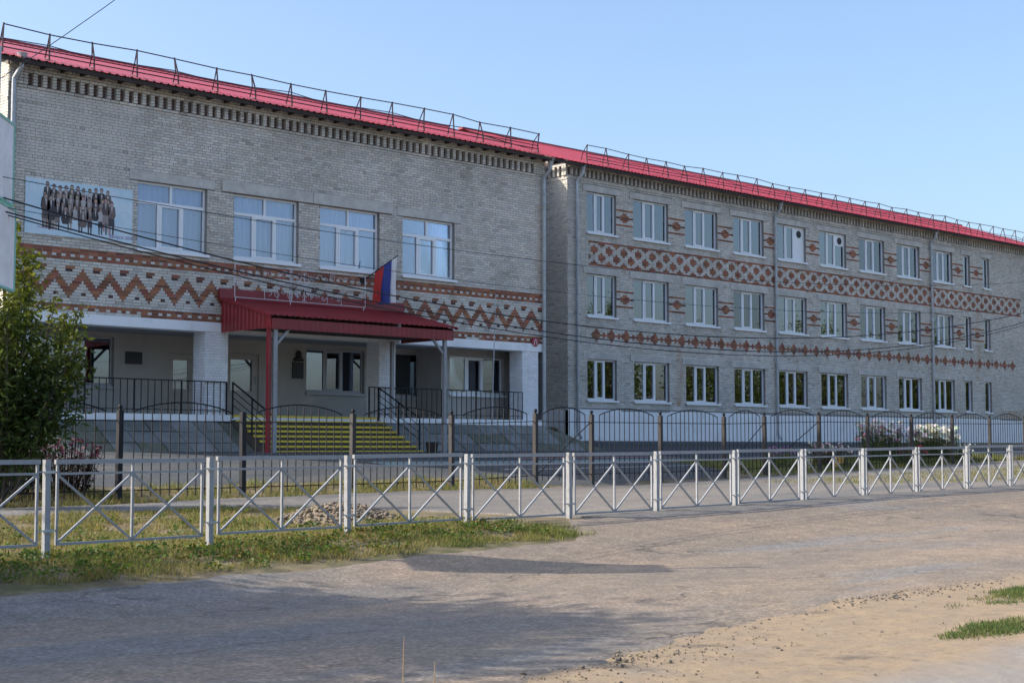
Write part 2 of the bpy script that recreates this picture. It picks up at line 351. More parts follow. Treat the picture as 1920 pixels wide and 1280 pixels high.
# ------------------------------------------------------------------ brickwork
def bcol(k):
    if k == 'L':
        f = random.uniform(.82, 1.1); h = random.uniform(-.02, .02)
        if random.random() < .04: f *= .75
        return (.66 * f + h, .615 * f, .55 * f - h)
    if k == 'R':
        f = random.uniform(.5, 1.25); return (.36 * f, .125 * f * random.uniform(.8, 1.25), .065 * f)
    if k == 'D':
        f = random.uniform(.7, 1.1); return (.10 * f, .05 * f, .04 * f)
    f = random.uniform(.93, 1.04); return (.97 * f, .97 * f, .98 * f)
def brick_wall(T, s0, s1, z0, nrows, unit, rowh, holes, patt, prot=None, picked=None, maxz=1e9, bm=None, cls='L', stain=None, rust=None):
    """T(s,d,z) -> point; bricks as real blocks standing 8 mm proud of the mortar"""
    b = bm or MB(); g_ = .0072
    for r in range(nrows):
        za, zb = z0 + r * rowh, min(z0 + (r + 1) * rowh, maxz)
        if zb - za < .03: continue
        spans = []
        ispat = patt and patt('row', r)
        if ispat:
            hu = unit / 2; n = int(math.ceil((s1 - s0) / hu)); run = None; lim = 2 * unit - .01 if ispat != 'half' else unit - .01
            for i in range(n):
                a = s0 + i * hu; k = patt(a + hu / 2, r) or cls
                if run and run[2] == k and run[1] - run[0] < lim: run[1] = a + hu
                else:
                    if run: spans.append(tuple(run))
                    run = [a, a + hu, k]
            spans.append(tuple(run))
        else:
            step = unit if r % 6 == 3 else 2 * unit
            a = s0 - (r % 2) * unit * (1 if step > unit else .5) - (.25 * unit if r % 4 == 1 else 0)
            while a < s1: spans.append((a, a + step, cls)); a += step
        zm = (za + zb) / 2
        for a, c, k in spans:
            a = max(a, s0); c = min(c, s1); segs = [(a, c)]
            for (h0, h1, y0, y1) in holes:
                if y0 < zm < y1:
                    nx = []
                    for p, q in segs:
                        if q <= h0 or p >= h1: nx.append((p, q))
                        else:
                            if p < h0 - .03: nx.append((p, h0))
                            if q > h1 + .03: nx.append((h1, q))
                    segs = nx
            for p, q in segs:
                if q - p < .04: continue
                d = .008 + random.uniform(-.003, .003)
                if prot:
                    e = prot((p + q) / 2, r)
                    if e is None: continue
                    if isinstance(e, tuple): k = e[1]; e = e[0]
                    d += e
                if picked is not None and k == 'L' and picked(p, q, r, d): continue
                st_ = stain((p + q) / 2, zm) if stain else 1.; b.cc = tuple(c_ * st_ for c_ in bcol(k))
                if rust and k == 'L':
                    rw = rust((p + q) / 2, zm); b.cc = tuple(a_ * (1 - rw) + b_ * rw for a_, b_ in zip(b.cc, (.42, .24, .12)))
                f = [(p + g_, za + g_), (q - g_, za + g_), (q - g_, zb - g_), (p + g_, zb - g_)]
                vs_ = [T(x, d, z) for x, z in f] + [T(x, -.006, z) for x, z in f]
                b._add(vs_, [(0, 1, 2, 3), (0, 4, 5, 1), (1, 5, 6, 2), (2, 6, 7, 3), (3, 7, 4, 0)])
    return b
def stain_fn(eave, seed, sills):
    def f(x, z):
        t = .5 * vnoise(x * .55, seed) * vnoise(z * .6 + 3, seed + 1) * 2 + .35 * fbm(x * 2.3 + .25 * vnoise(z * .8, 2), seed + 4) * ss(.5, 5, z - 1.5) + .18 * fbm(z * 1.1 + x * .2, seed + 9)
        d = 1 + .26 * t
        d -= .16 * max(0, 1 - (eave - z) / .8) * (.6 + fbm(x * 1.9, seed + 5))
        for (a, c, zs) in sills:
            if zs - 1.1 < z < zs and (abs(x - a) < .22 or abs(x - c) < .22): d -= .14 * (1 - (zs - z) / 1.1)
        return min(1.15, max(.6, d))
    return f
def rust_fn(spots):
    def f(x, z):
        w_ = 0
        for xs_, z0, z1, wd, a in spots:
            if z0 < z < z1: w_ = max(w_, a * max(0, 1 - abs(x - xs_ - .08 * math.sin(z * 3)) / wd) * random.uniform(.3, 1))
        return w_
    return f
def holed(b, T, s0, s1, z0, z1, holes, rev=.3):
    xs = sorted({s0, s1, *[h[0] for h in holes], *[h[1] for h in holes]}); zs = sorted({z0, z1, *[h[2] for h in holes], *[h[3] for h in holes]})
    xs = [x for x in xs if s0 <= x <= s1]; zs = [z for z in zs if z0 <= z <= z1]
    for i in range(len(xs) - 1):
        for j in range(len(zs) - 1):
            mx, mz = (xs[i] + xs[i + 1]) / 2, (zs[j] + zs[j + 1]) / 2
            if any(h[0] < mx < h[1] and h[2] < mz < h[3] for h in holes): continue
            b.quad(T(xs[i], 0, zs[j]), T(xs[i + 1], 0, zs[j]), T(xs[i + 1], 0, zs[j + 1]), T(xs[i], 0, zs[j + 1]))
    for h0, h1, y0, y1 in holes:
        for (a, c) in (((h0, y0), (h1, y0)), ((h1, y0), (h1, y1)), ((h1, y1), (h0, y1)), ((h0, y1), (h0, y0))):
            b.quad(T(a[0], 0, a[1]), T(c[0], 0, c[1]), T(c[0], -rev, c[1]), T(a[0], -rev, a[1]))
    return b

# ------------------------------------------------------------------ windows
def window(parent, x0, x1, z0, z1, Y, kind, curtain=None, sill=True, vent=None, fm=None, name='window', ajar=(), gm=None):
    gm = gm or glass_m
    fm = fm or pvc_m; f = MB(); ya, yb = Y + .11, Y + .18; e = .055; g_ = .004
    x0 += g_; x1 -= g_; z0 += g_; z1 -= g_
    w_, h_ = x1 - x0, z1 - z0
    f.box(x0, x1, ya, yb, z0, z0 + e + .02); f.box(x0, x1, ya, yb, z1 - e, z1)
    f.box(x0, x0 + e, ya, yb, z0 + e + .02, z1 - e); f.box(x1 - e, x1, ya, yb, z0 + e + .02, z1 - e)
    panes = []; zi0, zi1 = z0 + e + .02, z1 - e
    if kind == 'transom':
        zt = z0 + .70 * h_; f.box(x0 + e, x1 - e, ya, yb, zt - .04, zt + .04)
        xm = (x0 + x1) / 2; f.box(xm - .035, xm + .035, ya, yb, zt + .04, zi1)
        panes += [(x0 + e, xm - .035, zt + .04, zi1), (xm + .035, x1 - e, zt + .04, zi1)]; top = zt - .04
    else: top = zi1
    if kind in ('transom', 'triple'):
        fa, fb = ((.325, .665) if kind == 'transom' else (.335, .635))
        a, c = x0 + fa * w_, x0 + fb * w_
        for m in (a, c): f.box(m - .04, m + .04, ya, yb, zi0, top)
        # opening casement in the middle: a second, prouder sash
        s = .05; f.box(a + .04, c - .04, ya - .015, yb, zi0, zi0 + s); f.box(a + .04, c - .04, ya - .015, yb, top - s, top)
        f.box(a + .04, a + .04 + s, ya - .015, yb, zi0 + s, top - s); f.box(c - .04 - s, c - .04, ya - .015, yb, zi0 + s, top - s)
        panes += [(x0 + e, a - .04, zi0, top), (a + .04 + s, c - .04 - s, zi0 + s, top - s), (c + .04, x1 - e, zi0, top)]
    elif kind == 'double':
        a = x0 + .36 * w_; f.box(a - .04, a + .04, ya, yb, zi0, top); panes += [(x0 + e, a - .04, zi0, top), (a + .04, x1 - e, zi0, top)]
    elif kind == 'single': panes += [(x0 + e, x1 - e, zi0, top)]
    o = part(name, f, fm, parent)
    for i, (a, c, p, q) in enumerate(panes):
        b = MB()
        if vent and i == len(panes) - 1:
            vm = p if vent == 'full' else q - .52
            b.mi = 1; b.box(a, c, ya + .03, ya + .05, vm, q); b.mi = 0
            if vent != 'full': b.box(a, c, ya + .035, ya + .05, p, vm)
            part('pane', b, [glass_m, fm], o)
            d = MB(); cx, cz, rr = (a + c) / 2 + .04, q - .27, .17; n = 20
            ring = [(cx + rr * math.cos(2 * math.pi * k / n), cz + rr * math.sin(2 * math.pi * k / n)) for k in range(n)]
            d._add([(x, ya + .0, z) for x, z in ring] + [(x, ya + .03, z) for x, z in ring], [tuple(range(n - 1, -1, -1))] + [(k, (k + 1) % n, n + (k + 1) % n, n + k) for k in range(n)])
            part('ventilation_outlet', d, black_m, o); continue
        if i in ajar:      # pane swung inwards on its right edge
            k_ = .42; b._add([(c - (c - a) * math.cos(k_) * (1 - e_) + d_ * math.sin(k_), ya + .05 + (c - a) * math.sin(k_) * (1 - e_) + d_, z_) for z_ in (p, q) for e_ in (0, 1) for d_ in (0, .012)], [(0, 2, 6, 4), (1, 5, 7, 3), (0, 4, 5, 1), (2, 3, 7, 6), (0, 1, 3, 2), (4, 6, 7, 5)])
            part('pane', b, glass_m, o); continue
        j_ = [random.uniform(-.006, .006) for _ in range(3)]; y_ = lambda i_: ya + .042 + (j_[0], j_[1], j_[2], j_[0] + j_[2] - j_[1])[i_]
        rc = ((a - .004, p - .004), (c + .004, p - .004), (c + .004, q + .004), (a - .004, q + .004))
        b._add([(x_, y_(i_) - .006, z_) for i_, (x_, z_) in enumerate(rc)] + [(x_, y_(i_) + .006, z_) for i_, (x_, z_) in enumerate(rc)], [(0, 1, 2, 3), (4, 7, 6, 5), (0, 4, 5, 1), (1, 5, 6, 2), (2, 6, 7, 3), (3, 7, 4, 0)]); part('pane', b, gm, o)
    if sill:
        b = MB(); b.box(x0 - .05, x1 + .06, Y - .09, Y + .107, z0 - .045, z0 - .008); b.box(x0 - .05, x1 + .06, Y - .093, Y - .075, z0 - .085, z0 - .045); part('sill', b, fm, o)
    for (fa, fb) in (curtain or []):
        a, c = x0 + fa * w_, x0 + fb * w_; b = MB(); n = max(8, int((c - a) / .022)); ph = random.uniform(0, 6)
        row = []
        for k in range(n + 1):
            x = a + (c - a) * k / n; d = Y + .36 + .05 * math.sin(x * 27 + ph + 1.6 * math.sin(x * 5 + ph)) + .018 * math.sin(x * 71)
            row.append((x, d))
        b._add([(x, d, z0 + .02) for x, d in row] + [(x, d - .01, z1 + .1) for x, d in row], [(k, k + 1, n + 2 + k, n + 1 + k) for k in range(n)])
        part('curtain', b, curtain_m, o, smooth=True)
    return o

def corrugated(b, xa, xb, p_e, p_r, per=.22, h=.022):
    """ribbed sheet from the eave line (y,z) to the ridge line (y,z)"""
    (ye, ze), (yr, zr) = p_e, p_r
    n = int((xb - xa) / per); prof = []
    for k in range(n):
        x = xa + k * per
        for dx, dz in ((0, 0), (.55, 0), (.68, 1), (.87, 1)): prof.append((x + dx * per, dz * h))
    prof.append((xb, 0))
    k = len(prof)
    b._add([(x, ye, ze + dz) for x, dz in prof] + [(x, yr, zr + dz) for x, dz in prof], [(i, i + 1, k + i + 1, k + i) for i in range(k - 1)])

def downpipe(parent, x, y, ztop, zbot, bend=.35):
    b = MB(); b.tube([(x + .1, y - bend, ztop + .45), (x + .1, y - bend, ztop + .3), (x, y - .12, ztop), (x, y - .12, ztop - .3), (x, y - .12, zbot + .25), (x, y - .3, zbot)], .062, 10)
    for z in np.arange(zbot + .8, ztop - .3, 1.9): b.tube([(x, y - .12, z), (x, y - .12, z + .05)], .072, 10); b.bar((x, y - .06, z + .02), (x, y + .02, z + .02), .03, .03)
    b.tube([(x + .1, y - bend, ztop + .42), (x + .1, y - bend, ztop + .62)], [.065, .14], 10)
    return part('downpipe', b, pipe_m, parent, smooth=False)

def roof_railing(parent, xs, y, zroof, slope, sway):
    rail = MB()
    h = .74
    def top(i): return Vector((xs[i] + sway[i][0], y - .02 + sway[i][1], zroof + h + sway[i][2]))
    for dy, dz in ((.0, .13), (.0, .24)):
        rail.tube([(x, y - .12 + dy, zroof + dz) for x in xs], .017, 5)
    rail.tube([top(i) - Vector((0, 0, .03)) for i in range(len(xs))], .017, 5)
    mids = []
    for i in range(len(xs)):
        t = top(i); mids.append((t.x, t.y + .05, zroof + .38 + .06 * math.sin(i * 2.1)))
    rail.tube(mids, .014, 5)
    o = part('roof_railing', rail, rail_m, parent)
    for i, x in enumerate(xs):
        b = MB(); t = top(i)
        b.tube([(x - .02, y - .15, zroof + .0), (x, y - .10, zroof + .3), t], .024, 5)
        b.tube([(x + .06, y + .28, zroof + .28 * slope + .02), (x + .09, y + .2, zroof + .45), t], .018, 5)
        b.tube([(x - .02, y - .15, zroof + .02), (x + .06, y + .28, zroof + .28 * slope + .04)], .014, 5)
        part('bracket', b, rail_m, o)
    return o

# ------------------------------------------------------------------ entrance wing
LX0, LX1, LY = 16.37, 35.48, 36.0
LW = thing('school_entrance_wing', 'grey brick entrance wing with four tall windows and zigzag red brick band', 'building', (26, 42, 1.5))
U1, RH = .13, .077
ZB = 5.08
WL = [(20.11, 22.27, 6.95, 8.80), (23.15, 25.38, 6.95, 8.80), (26.15, 28.40, 6.95, 8.80), (29.32, 31.47, 6.95, 8.80)]
LINT = [(19.85, 22.52, 8.80, 9.08), (22.74, 25.86, 8.80, 9.12), (25.88, 28.89, 8.80, 9.12), (29.08, 31.75, 8.80, 9.08)]
def pattL(x, r):
    if x == 'row': return r <= 2 or 5 <= r <= 15 or 18 <= r <= 21
    if r == 0: return 'R' if vnoise(x * 1.3, 4) > -.1 else 'L'
    if r == 1: return 'L' if (x / .31) % 1 < .42 else 'R'
    if r == 2: return 'R'
    if r in (18, 20, 21): return 'R'
    if r == 19: return 'L' if (x / .26) % 1 < .5 else 'R'
    ph = ((x - 19.34 + .39) % .78) - .39; d = abs(ph)
    if r == 15: return 'R' if d > .25 else None
    c = 13 - 6 * d / .39
    if 5 <= r <= 14 and abs(r + .5 - c) < 2.05: return 'R'
    if r == 14 and d > .31: return 'D'
    if r == 6 and d < .07: return 'D'
    return None
def protL(x, r):
    if r == 74: return .035
    if 75 <= r <= 78:
        if x < LX0 + .5 or x > LX1 - .45: return .085
        return .085 if ((x - LX0) / .26) % 1 > .46 else (0., 'D')
    if r in (79, 80, 81): return .09
    if r >= 82: return .14 if ((x - LX0) / .26) % 1 > .3 else .10
    return 0
TL = lambda s, d, z: (s, LY - d, z)
brick_st = MB(); brick_st.box(-.1245, .1245, -.014, .014, -.033, .033); brick_mesh = brick_st.mesh('brick', brick1_m)
cand = []
def pick(p, q, r, d):
    if q - p > .25 and 47 <= r <= 73 and r % 6 != 3 and len(cand) < 300 and p > LX0 + .2 and p < 16.9 + 3.05:
        cand.append(((p + q) / 2, d, ZB + (r + .5) * RH)); return True
    return False
holesL = WL + LINT
bw = MB()
# dentil rows are laid in half bricks so that gaps and piers alternate
def pattL2(x, r):
    if x == 'row': return pattL('row', r) or ('half' if 75 <= r <= 78 or r >= 82 else False)
    return pattL(x, r) if r <= 21 else None
brick_wall(TL, LX0, LX1, ZB, 85, U1, RH, holesL, pattL2, protL, pick, 11.53, bw, stain=stain_fn(10.8, 3, [(a, c, z) for a, c, z, _ in WL]), rust=rust_fn([(35.3, 6.5, 9.8, .25, .55), (31.5, 5.4, 6.9, .2, .3), (22.3, 7, 9.2, .15, .3)]))
# left flank of the wing
TLs = lambda s, d, z: (LX0 - d, s, z)
brick_wall(TLs, LY - .08, LY + 3, ZB, 84, U1, RH, [], None, None, None, 11.5, bw)
part('brickwork', bw, brick_m, LW, kind='stuff')
for i, (x, d, z) in enumerate(cand):
    o = bpy.data.objects.new('brick', brick_mesh); o.location = (x, LY - d + .014, z); link(o, LW)
b = MB(); holed(b, TL, LX0, LX1, ZB - .2, 11.53, WL); 
b.quad((LX0, LY, 1.4), (LX0, 48, 1.4), (LX0, 48, 11.53), (LX0, LY, 11.53)); b.quad((LX1, LY, 1.4), (LX1, 48, 1.4), (LX1, 48, 11.53), (LX1, LY, 11.53))
b.quad((LX0, 48, 1.4), (LX1, 48, 1.4), (LX1, 48, 11.53), (LX0, 48, 11.53))
for x in (LX0 + .02, LX1 - .02): b.poly([(x, LY, 11.5), (x, 48, 11.5), (x, 42, 13.5)])
part('wall', b, mortar_m, LW)
b = MB(); b.quad((LX0 + .1, 40.5, 5.2), (LX1 - .1, 40.5, 5.2), (LX1 - .1, 40.5, 11.4), (LX0 + .1, 40.5, 11.4)); b.quad((LX0 + .1, 36.4, 5.3), (LX1 - .1, 36.4, 5.3), (LX1 - .1, 47.9, 5.3), (LX0 + .1, 47.9, 5.3))
b.quad((LX0 + .1, 42, 1.6), (LX1 - .1, 42, 1.6), (LX1 - .1, 42, 5.2), (LX0 + .1, 42, 5.2)); b.quad((LX0 + .1, 36.4, 11.3), (LX1 - .1, 36.4, 11.3), (LX1 - .1, 47.9, 11.3), (LX0 + .1, 47.9, 11.3))
part('inner_wall', b, room_m, LW)
for i, (x0, x1, z0, z1) in enumerate(LINT):
    b = MB(); p = .06 if i in (1, 2) else .012; b.box(x0, x1, LY - p, LY + .28, z0 + .01, z1); part('lintel', b, concrete_m, LW)
cur = [[(0, 1)], [(0, 1)], [(0, 1)], [(.66, 1)]]
for i, h in enumerate(WL): window(LW, *h, LY, 'transom', cur[i], gm=clear_m)
# beam, soffit, porch floor, columns
b = MB(); b.cc = (1, 1, 1); b.box(LX0 - .03, LX1 - .06, LY - .035, LY + .5, 4.81, ZB - .002); part('beam', b, whitewash_m, LW)
b = MB(); b.box(LX0, LX1 - .08, LY + .5, 39.2, 4.86, 4.98); part('porch_ceiling', b, soffit_m, LW)
b = MB()
b.box(LX0 - .1, 23.1, LY - .12, 39.2, 2.32, 2.5); b.box(23.1, 28.4, LY - .05, 39.2, 2.32, 2.5); b.box(28.4, LX1, LY - .12, 39.2, 2.32, 2.5)
part('porch_floor', b, whitewash_m, LW)
for (x0, x1) in ((16.42, 17.15), (22.28, 23.02), (28.42, 29.06), (34.5, 35.24)):
    b = MB(); brick_wall(lambda s, d, z: (s, LY + .0 - d, z), x0, x1, 2.5, 30, U1, RH, [], None, None, None, 4.81, b, 'W')
    brick_wall(lambda s, d, z: (x0 - d, s, z), LY, LY + .62, 2.5, 30, U1, RH, [], None, None, None, 4.81, b, 'W')
    b.cc = (.72, .73, .75); b.box(x0, x1, LY, LY + .62, 2.5, 4.809); part('column', b, whitewash_m, LW)
# back wall of the porch with its windows and doors
PW = [(18.3, 20.9, 3.33, 4.72), (22.65, 23.55, 2.56, 4.35), (24.62, 25.80, 2.56, 4.45), (27.57, 29.87, 3.33, 4.72), (30.45, 32.28, 3.28, 4.74)]
PY, QY = 38.6, 37.3
b = MB(); holed(b, lambda s, d, z: (s, PY - d, z), LX0, 32.6, 2.5, 4.9, PW, .2)
QW = [(32.42, 34.86, 3.36, 4.62)]
holed(b, lambda s, d, z: (s, QY - d, z), 32.05, LX1, 2.5, 4.9, QW, .2); b.quad((32.05, QY, 2.5), (32.05, PY, 2.5), (32.05, PY, 4.9), (32.05, QY, 4.9))
b.box(LX0, 32.0, PY - .03, PY - .004, 2.5, 2.72)
part('porch_wall', b, plaster_m, LW)
grey_pvc = M('grey_pvc', (.36, .36, .36), .5)
window(LW, *PW[0], PY, 'double', None, True, None, grey_pvc)
window(LW, *PW[3], PY, 'triple', None, True, None, grey_pvc, ajar=(1, 2)); window(LW, *PW[4], PY, 'double', None, True, None, grey_pvc)
window(LW, *QW[0], QY, 'triple', None, True, None, pvc_m, ajar=(2,))
def door(h, lab):
    x0, x1, z0, z1 = h; b = MB(); y = PY + .06
    gx0, gx1, gz0, gz1 = x0 + .2, x1 - .22, z0 + .75, z1 - .2
    for q in ((x0, x1, z0, gz0), (x0, x1, gz1, z1), (x0, gx0, gz0, gz1), (gx1, x1, gz0, gz1)): b.box(q[0] + .004, q[1] - .004, y, y + .05, q[2] + .004, q[3] - .004)
    o = part('door', b, plaster_m, LW); b = MB(); b.box(gx0 - .005, gx1 + .005, y + .015, y + .03, gz0 - .005, gz1 + .005); part('pane', b, glass_m, o)
    b = MB(); b.tube([(x1 - .1, y - .05, z0 + .95), (x1 - .1, y - .05, z0 + 1.2)], .014, 6); b.bar((x1 - .1, y - .05, z0 + .97), (x1 - .1, y + .01, z0 + .97), .02, .02); b.bar((x1 - .1, y - .05, z0 + 1.18), (x1 - .1, y + .01, z0 + 1.18), .02, .02); part('handle', b, pipe_m, o)
door(PW[1], ''); door(PW[2], '')
# roof
b = MB(); corrugated(b, 15.9, 36.35, (35.48, 11.42), (42.0, 13.60)); corrugated(b, 15.9, 36.35, (48.5, 11.42), (42.0, 13.60)); rl = part('roof', b, roof_m, LW)
b = MB(); b.box(15.9, 36.3, 41.85, 42.15, 13.56, 13.64); part('ridge_cap', b, roof_m, rl)
b = MB(); b.box(15.95, 36.3, 35.53, 35.56, 11.30, 11.40); b.box(15.95, 36.3, 35.56, LY - .16, 11.385, 11.405)
for x in np.arange(16.1, 36.2, .55): b.box(x, x + .06, 35.57, LY - .05, 11.30, 11.384)
part('eaves', b, eave_m, rl)
xsL = [16.27 + 1.272 * k for k in range(16)]
roof_railing(rl, xsL, 36.22, 11.64, .335, [(random.uniform(-.08, .08), random.uniform(-.1, .06), random.uniform(-.06, .06)) for _ in xsL])
downpipe(LW, LX1 - .07, LY, 10.75, 1.75); downpipe(LW, LX0 + .12, LY, 10.95, 2.6)
# embankment of concrete slabs with the stairs let into it
b = MB()
for x0, x1 in ((10, 23.05), (28.45, 37.3)):
    xr = 35.6 if x1 > 30 else x1; br = 35.6 if x1 > 30 else x1
    b._add([(x0, 35.9, 2.28), (xr, 35.9, 2.28), (br + (1.7 if x1 > 30 else 0), 34.45, 1.36), (x0, 34.45, 1.36), (x0, 35.9, 1.0), (xr, 35.9, 1.0)], [(0, 1, 2, 3)])
    if x1 > 30: b.quad((35.6, 35.9, 2.28), (37.3, 34.45, 1.36), (37.3, 41, 1.36), (35.6, 41, 2.28))
    for xx in ((x1,) if x1 < 30 else (x0,)): b.poly([(xx, 35.9, 2.28), (xx, 34.45, 1.36), (xx, 35.9, 1.2)])
emb = part('embankment', b, moss_m, LW)
sl_ang = math.atan2(.92, 1.45); slen = math.hypot(.92, 1.45)
sm = []
for mt, nm in ((slabconc_m, 'a'), (M('pale_slab', (.25, .25, .24), .92, (.17, .17, .16), 2, bump=.3), 'b'), (moss_m, 'c')):
    q = MB(); q.box(-.36, .36, -.265, .265, -.02, .03); sm.append(q.mesh('slab', mt))
def slab(x, t, mesh, zrot=0, side=False):
    o = bpy.data.objects.new('slab', mesh)
    if not side:
        o.location = (x, 35.9 - 1.45 * t, 2.28 - .92 * t + .02 + random.uniform(-.006, .01)); o.rotation_euler = (sl_ang + random.uniform(-.02, .02), random.uniform(-.025, .025), random.uniform(-.02, .02))
    else:
        o.location = (35.6 + 1.7 * t, x, 2.28 - .92 * t + .02); o.rotation_euler = (random.uniform(-.02, .02), math.atan2(.92, 1.7), R_(90)) if False else (0, math.atan2(.92, 1.7), 0)
    link(o, LW)
for x0, x1 in ((14.3, 23.0), (28.5, 35.7)):
    for r in range(3):
        x = x0 + .37
        while x + .34 < x1 + .25 * (x1 > 30) * r:
            slab(x, (r + .5) / 3, random.choices(sm, (6, 3, 1.2))[0]); x += .745 + random.uniform(0, .02)
for r in range(2):
    y = 35.9
    while y < 39: slab(y, (r + .5) / 2.2, random.choices(sm, (5, 2, 2))[0], side=True); y += .56
for i in range(7):
    b = MB(); z = 2.5 - .143 * (i + 1); y1 = 35.95 - .3 * i; y0 = y1 - .3
    b.box(23.07, 28.43, y0, 35.95, z - .143, z - .001); s_ = part('step', b, step_m, LW)
    b = MB(); b.box(23.07, 28.43, y0 - .006, y0 + .05, z - .055, z + .004); part('nosing', b, yellow_m, s_)
b = MB(); b.box(23.07, 28.43, LY - .056, LY + .02, 2.445, 2.504); part('nosing', b, yellow_m, LW)
# porch railing
def porch_rail(x0, x1):
    b = MB(); y = LY - .06; zt = 3.42
    b.bar((x0, y, zt), (x1, y, zt), .04, .03); b.bar((x0, y, 2.62), (x1, y, 2.62), .03, .02)
    o = part('porch_railing', b, dkmetal_m, LW)
    n = int((x1 - x0) / .205)
    for k in range(n + 1):
        q = MB(); x = x0 + (x1 - x0) * k / n; q.bar((x, y, 2.5), (x, y, zt), .018 if k % 7 else .036, .018 if k % 7 else .036); part('bar', q, dkmetal_m, o)
porch_rail(17.2, 22.95); porch_rail(28.0, 34.45); 
def stair_rail(x):
    b = MB(); b.bar((x, 35.95, 3.42), (x, 33.95, 2.45), .045, .03)
    for dz in (.22, .42, .62): b.bar((x, 35.95, 3.42 - dz), (x, 33.95, 2.45 - dz), .02, .016)
    for y, zb in ((35.93, 2.5), (34.95, 2.0), (33.97, 1.5)): b.bar((x, y, zb - .1), (x, y, zb + .93), .036, .036)
    part('stair_railing', b, dkmetal_m, LW)
stair_rail(28.35); stair_rail(23.15)
# house number plate, plaques
b = MB(); n = 8; cx, cz, rr = 35.05, 5.13, .165
b.poly([(cx + rr * math.cos(R_(22.5 + 45 * k)), LY - .06, cz + rr * math.sin(R_(22.5 + 45 * k))) for k in range(n)])
b._add([(cx + rr * math.cos(R_(22.5 + 45 * k)), LY - y, cz + rr * math.sin(R_(22.5 + 45 * k))) for y in (.06, .035) for k in range(n)], [(k, (k + 1) % n, n + (k + 1) % n, n + k) for k in range(n)])
hn = solo('number_plate', b, redplate_m, 'small dark red octagonal plate at the right corner of the white beam', 'sign')
b = MB(); b.tube([(cx - .1, LY - .066, cz - .1), (cx - .05, LY - .066, cz - .1), (cx - .045, LY - .066, cz + .02), (cx, LY - .066, cz + .09), (cx + .06, LY - .066, cz + .08)], .012, 5); b.tube([(cx + .06, LY - .066, cz + .08), (cx + .06, LY - .066, cz - .1)], .008, 5)
part('emblem', b, pvc_m, hn)
b = MB(); b.box(27.02, 27.43, PY - .05, PY - .008, 3.74, 4.25); solo('memorial_plaque', b, plaque_m, 'dark rectangular memorial plaque on the porch wall below a bust', 'plaque')
b = MB(); b.ball((27.22, PY - .07, 4.50), .10, 10, 6, 1.2); b.tube([(27.22, PY - .05, 4.33), (27.22, PY - .05, 4.44)], [.19, .07], 12); b.box(27.05, 27.40, PY - .1, PY - .008, 4.28, 4.335); solo('relief_bust', b, plaque_m, 'small dark relief bust on the porch wall above the plaque', 'sculpture', smooth=True)
b = MB(); b.box(21.25, 21.78, PY - .04, PY - .008, 3.98, 4.33); solo('notice_plaque', b, plaque_m, 'dark wall plaque between the left porch window and the first column', 'plaque')

# ------------------------------------------------------------------ classroom wing
RX0, RX1, RY = 42.27, 82.5, 41.5
RW = thing('school_classroom_wing', 'three storey grey brick classroom wing with red lattice bands and white plinth', 'building', (60, 47, 1.8))
cols_ = [(43.39, 45.13), (46.19, 48.42), (49.52, 51.75), (52.86, 55.10), (56.14, 58.37), (59.47, 61.70), (62.82, 65.06), (66.20, 68.35), (69.58, 71.60), (72.71, 73.42), (74.79, 75.47)]
flo = [(3.49, 5.14), (6.89, 8.60), (10.29, 11.95)]
WR = [(a, c, z0, z1, fl, i) for fl, (z0, z1) in enumerate(flo) for i, (a, c) in enumerate(cols_)]
RZ, UR = 3.17, .1275
LR = []
for a, c, z0, z1, fl, i in WR:
    LR.append((a - .25, c + .25, z1 + .002, z1 + .27))
PIERS = [((cols_[i][1] + cols_[i + 1][0]) / 2, cols_[i][1], cols_[i + 1][0]) for i in range(10)]
def pattR(x, r):
    if x == 'row': return 34 <= r <= 42 or 75 <= r <= 87 or 53 <= r <= 63 or 97 <= r <= 107 or ('half' if 121 <= r <= 125 else False)
    if 121 <= r <= 125: return None
    if 35 <= r <= 41:
        if not 43.6 < x < 78.2: return None
        d = ((x - 43.92 + .446) % .8925) - .446; k = abs(r - 38)
        if abs(d) < (.26, .22, .15, .07)[k]: return 'R'
        if k == 0: return 'R'
        if k == 1 and abs(abs(d) - .446) < .07: return 'R'
        return None
    if 75 <= r <= 87:
        if not 43.5 < x < 78.9: return None
        if r in (75, 87): return 'R'
        for rc, off in ((75, 0), (79, .446), (83, 0), (87, .446)):
            d = abs(((x - 43.81 - off + .446) % .8925) - .446); k = abs(r - rc)
            if k <= 2 and d < (.23, .17, .08)[k]: return 'R'
        return None
    if 53 <= r <= 63 or 97 <= r <= 107:
        r0 = 58 if r < 80 else 102; k = abs(r - r0)
        for xm, a, c in PIERS:
            if a <= x <= c:
                if k == 4: return 'R'
                if k <= 2 and abs(x - xm) < (.34, .26, .13)[k]: return 'R'
                if k == 0: return 'D'
        return None
    return None
def protR(x, r):
    if r == 119: return .035
    if 121 <= r <= 124: return .085 if ((x - RX0) / .255) % 1 > .46 else (0., 'D')
    if r in (125, 126, 127): return .09
    if r == 128: return .13
    return 0
TR = lambda s, d, z: (s, RY - d, z)
TRs = lambda s, d, z: (RX0 - d, s, z)
bw = MB(); hr = [(a, c, z0, z1) for a, c, z0, z1, fl, i in WR]
brick_wall(TR, RX0, RX1, RZ, 130, UR, RH, hr + LR, pattR, protR, None, 13.05, bw, stain=stain_fn(12.3, 7, [(a, c, z) for a, c, z, _ in hr]), rust=rust_fn([(49.1, 3.3, 6.0, .35, .8), (74.1, 5.2, 9.0, .35, .7), (45.5, 8.6, 9.0, 3.0, .25), (77.8, 3.2, 3.6, 2.2, .8), (71.5, 3.2, 3.6, 1.0, .6), (55.9, 3.2, 12, .2, .3)]))
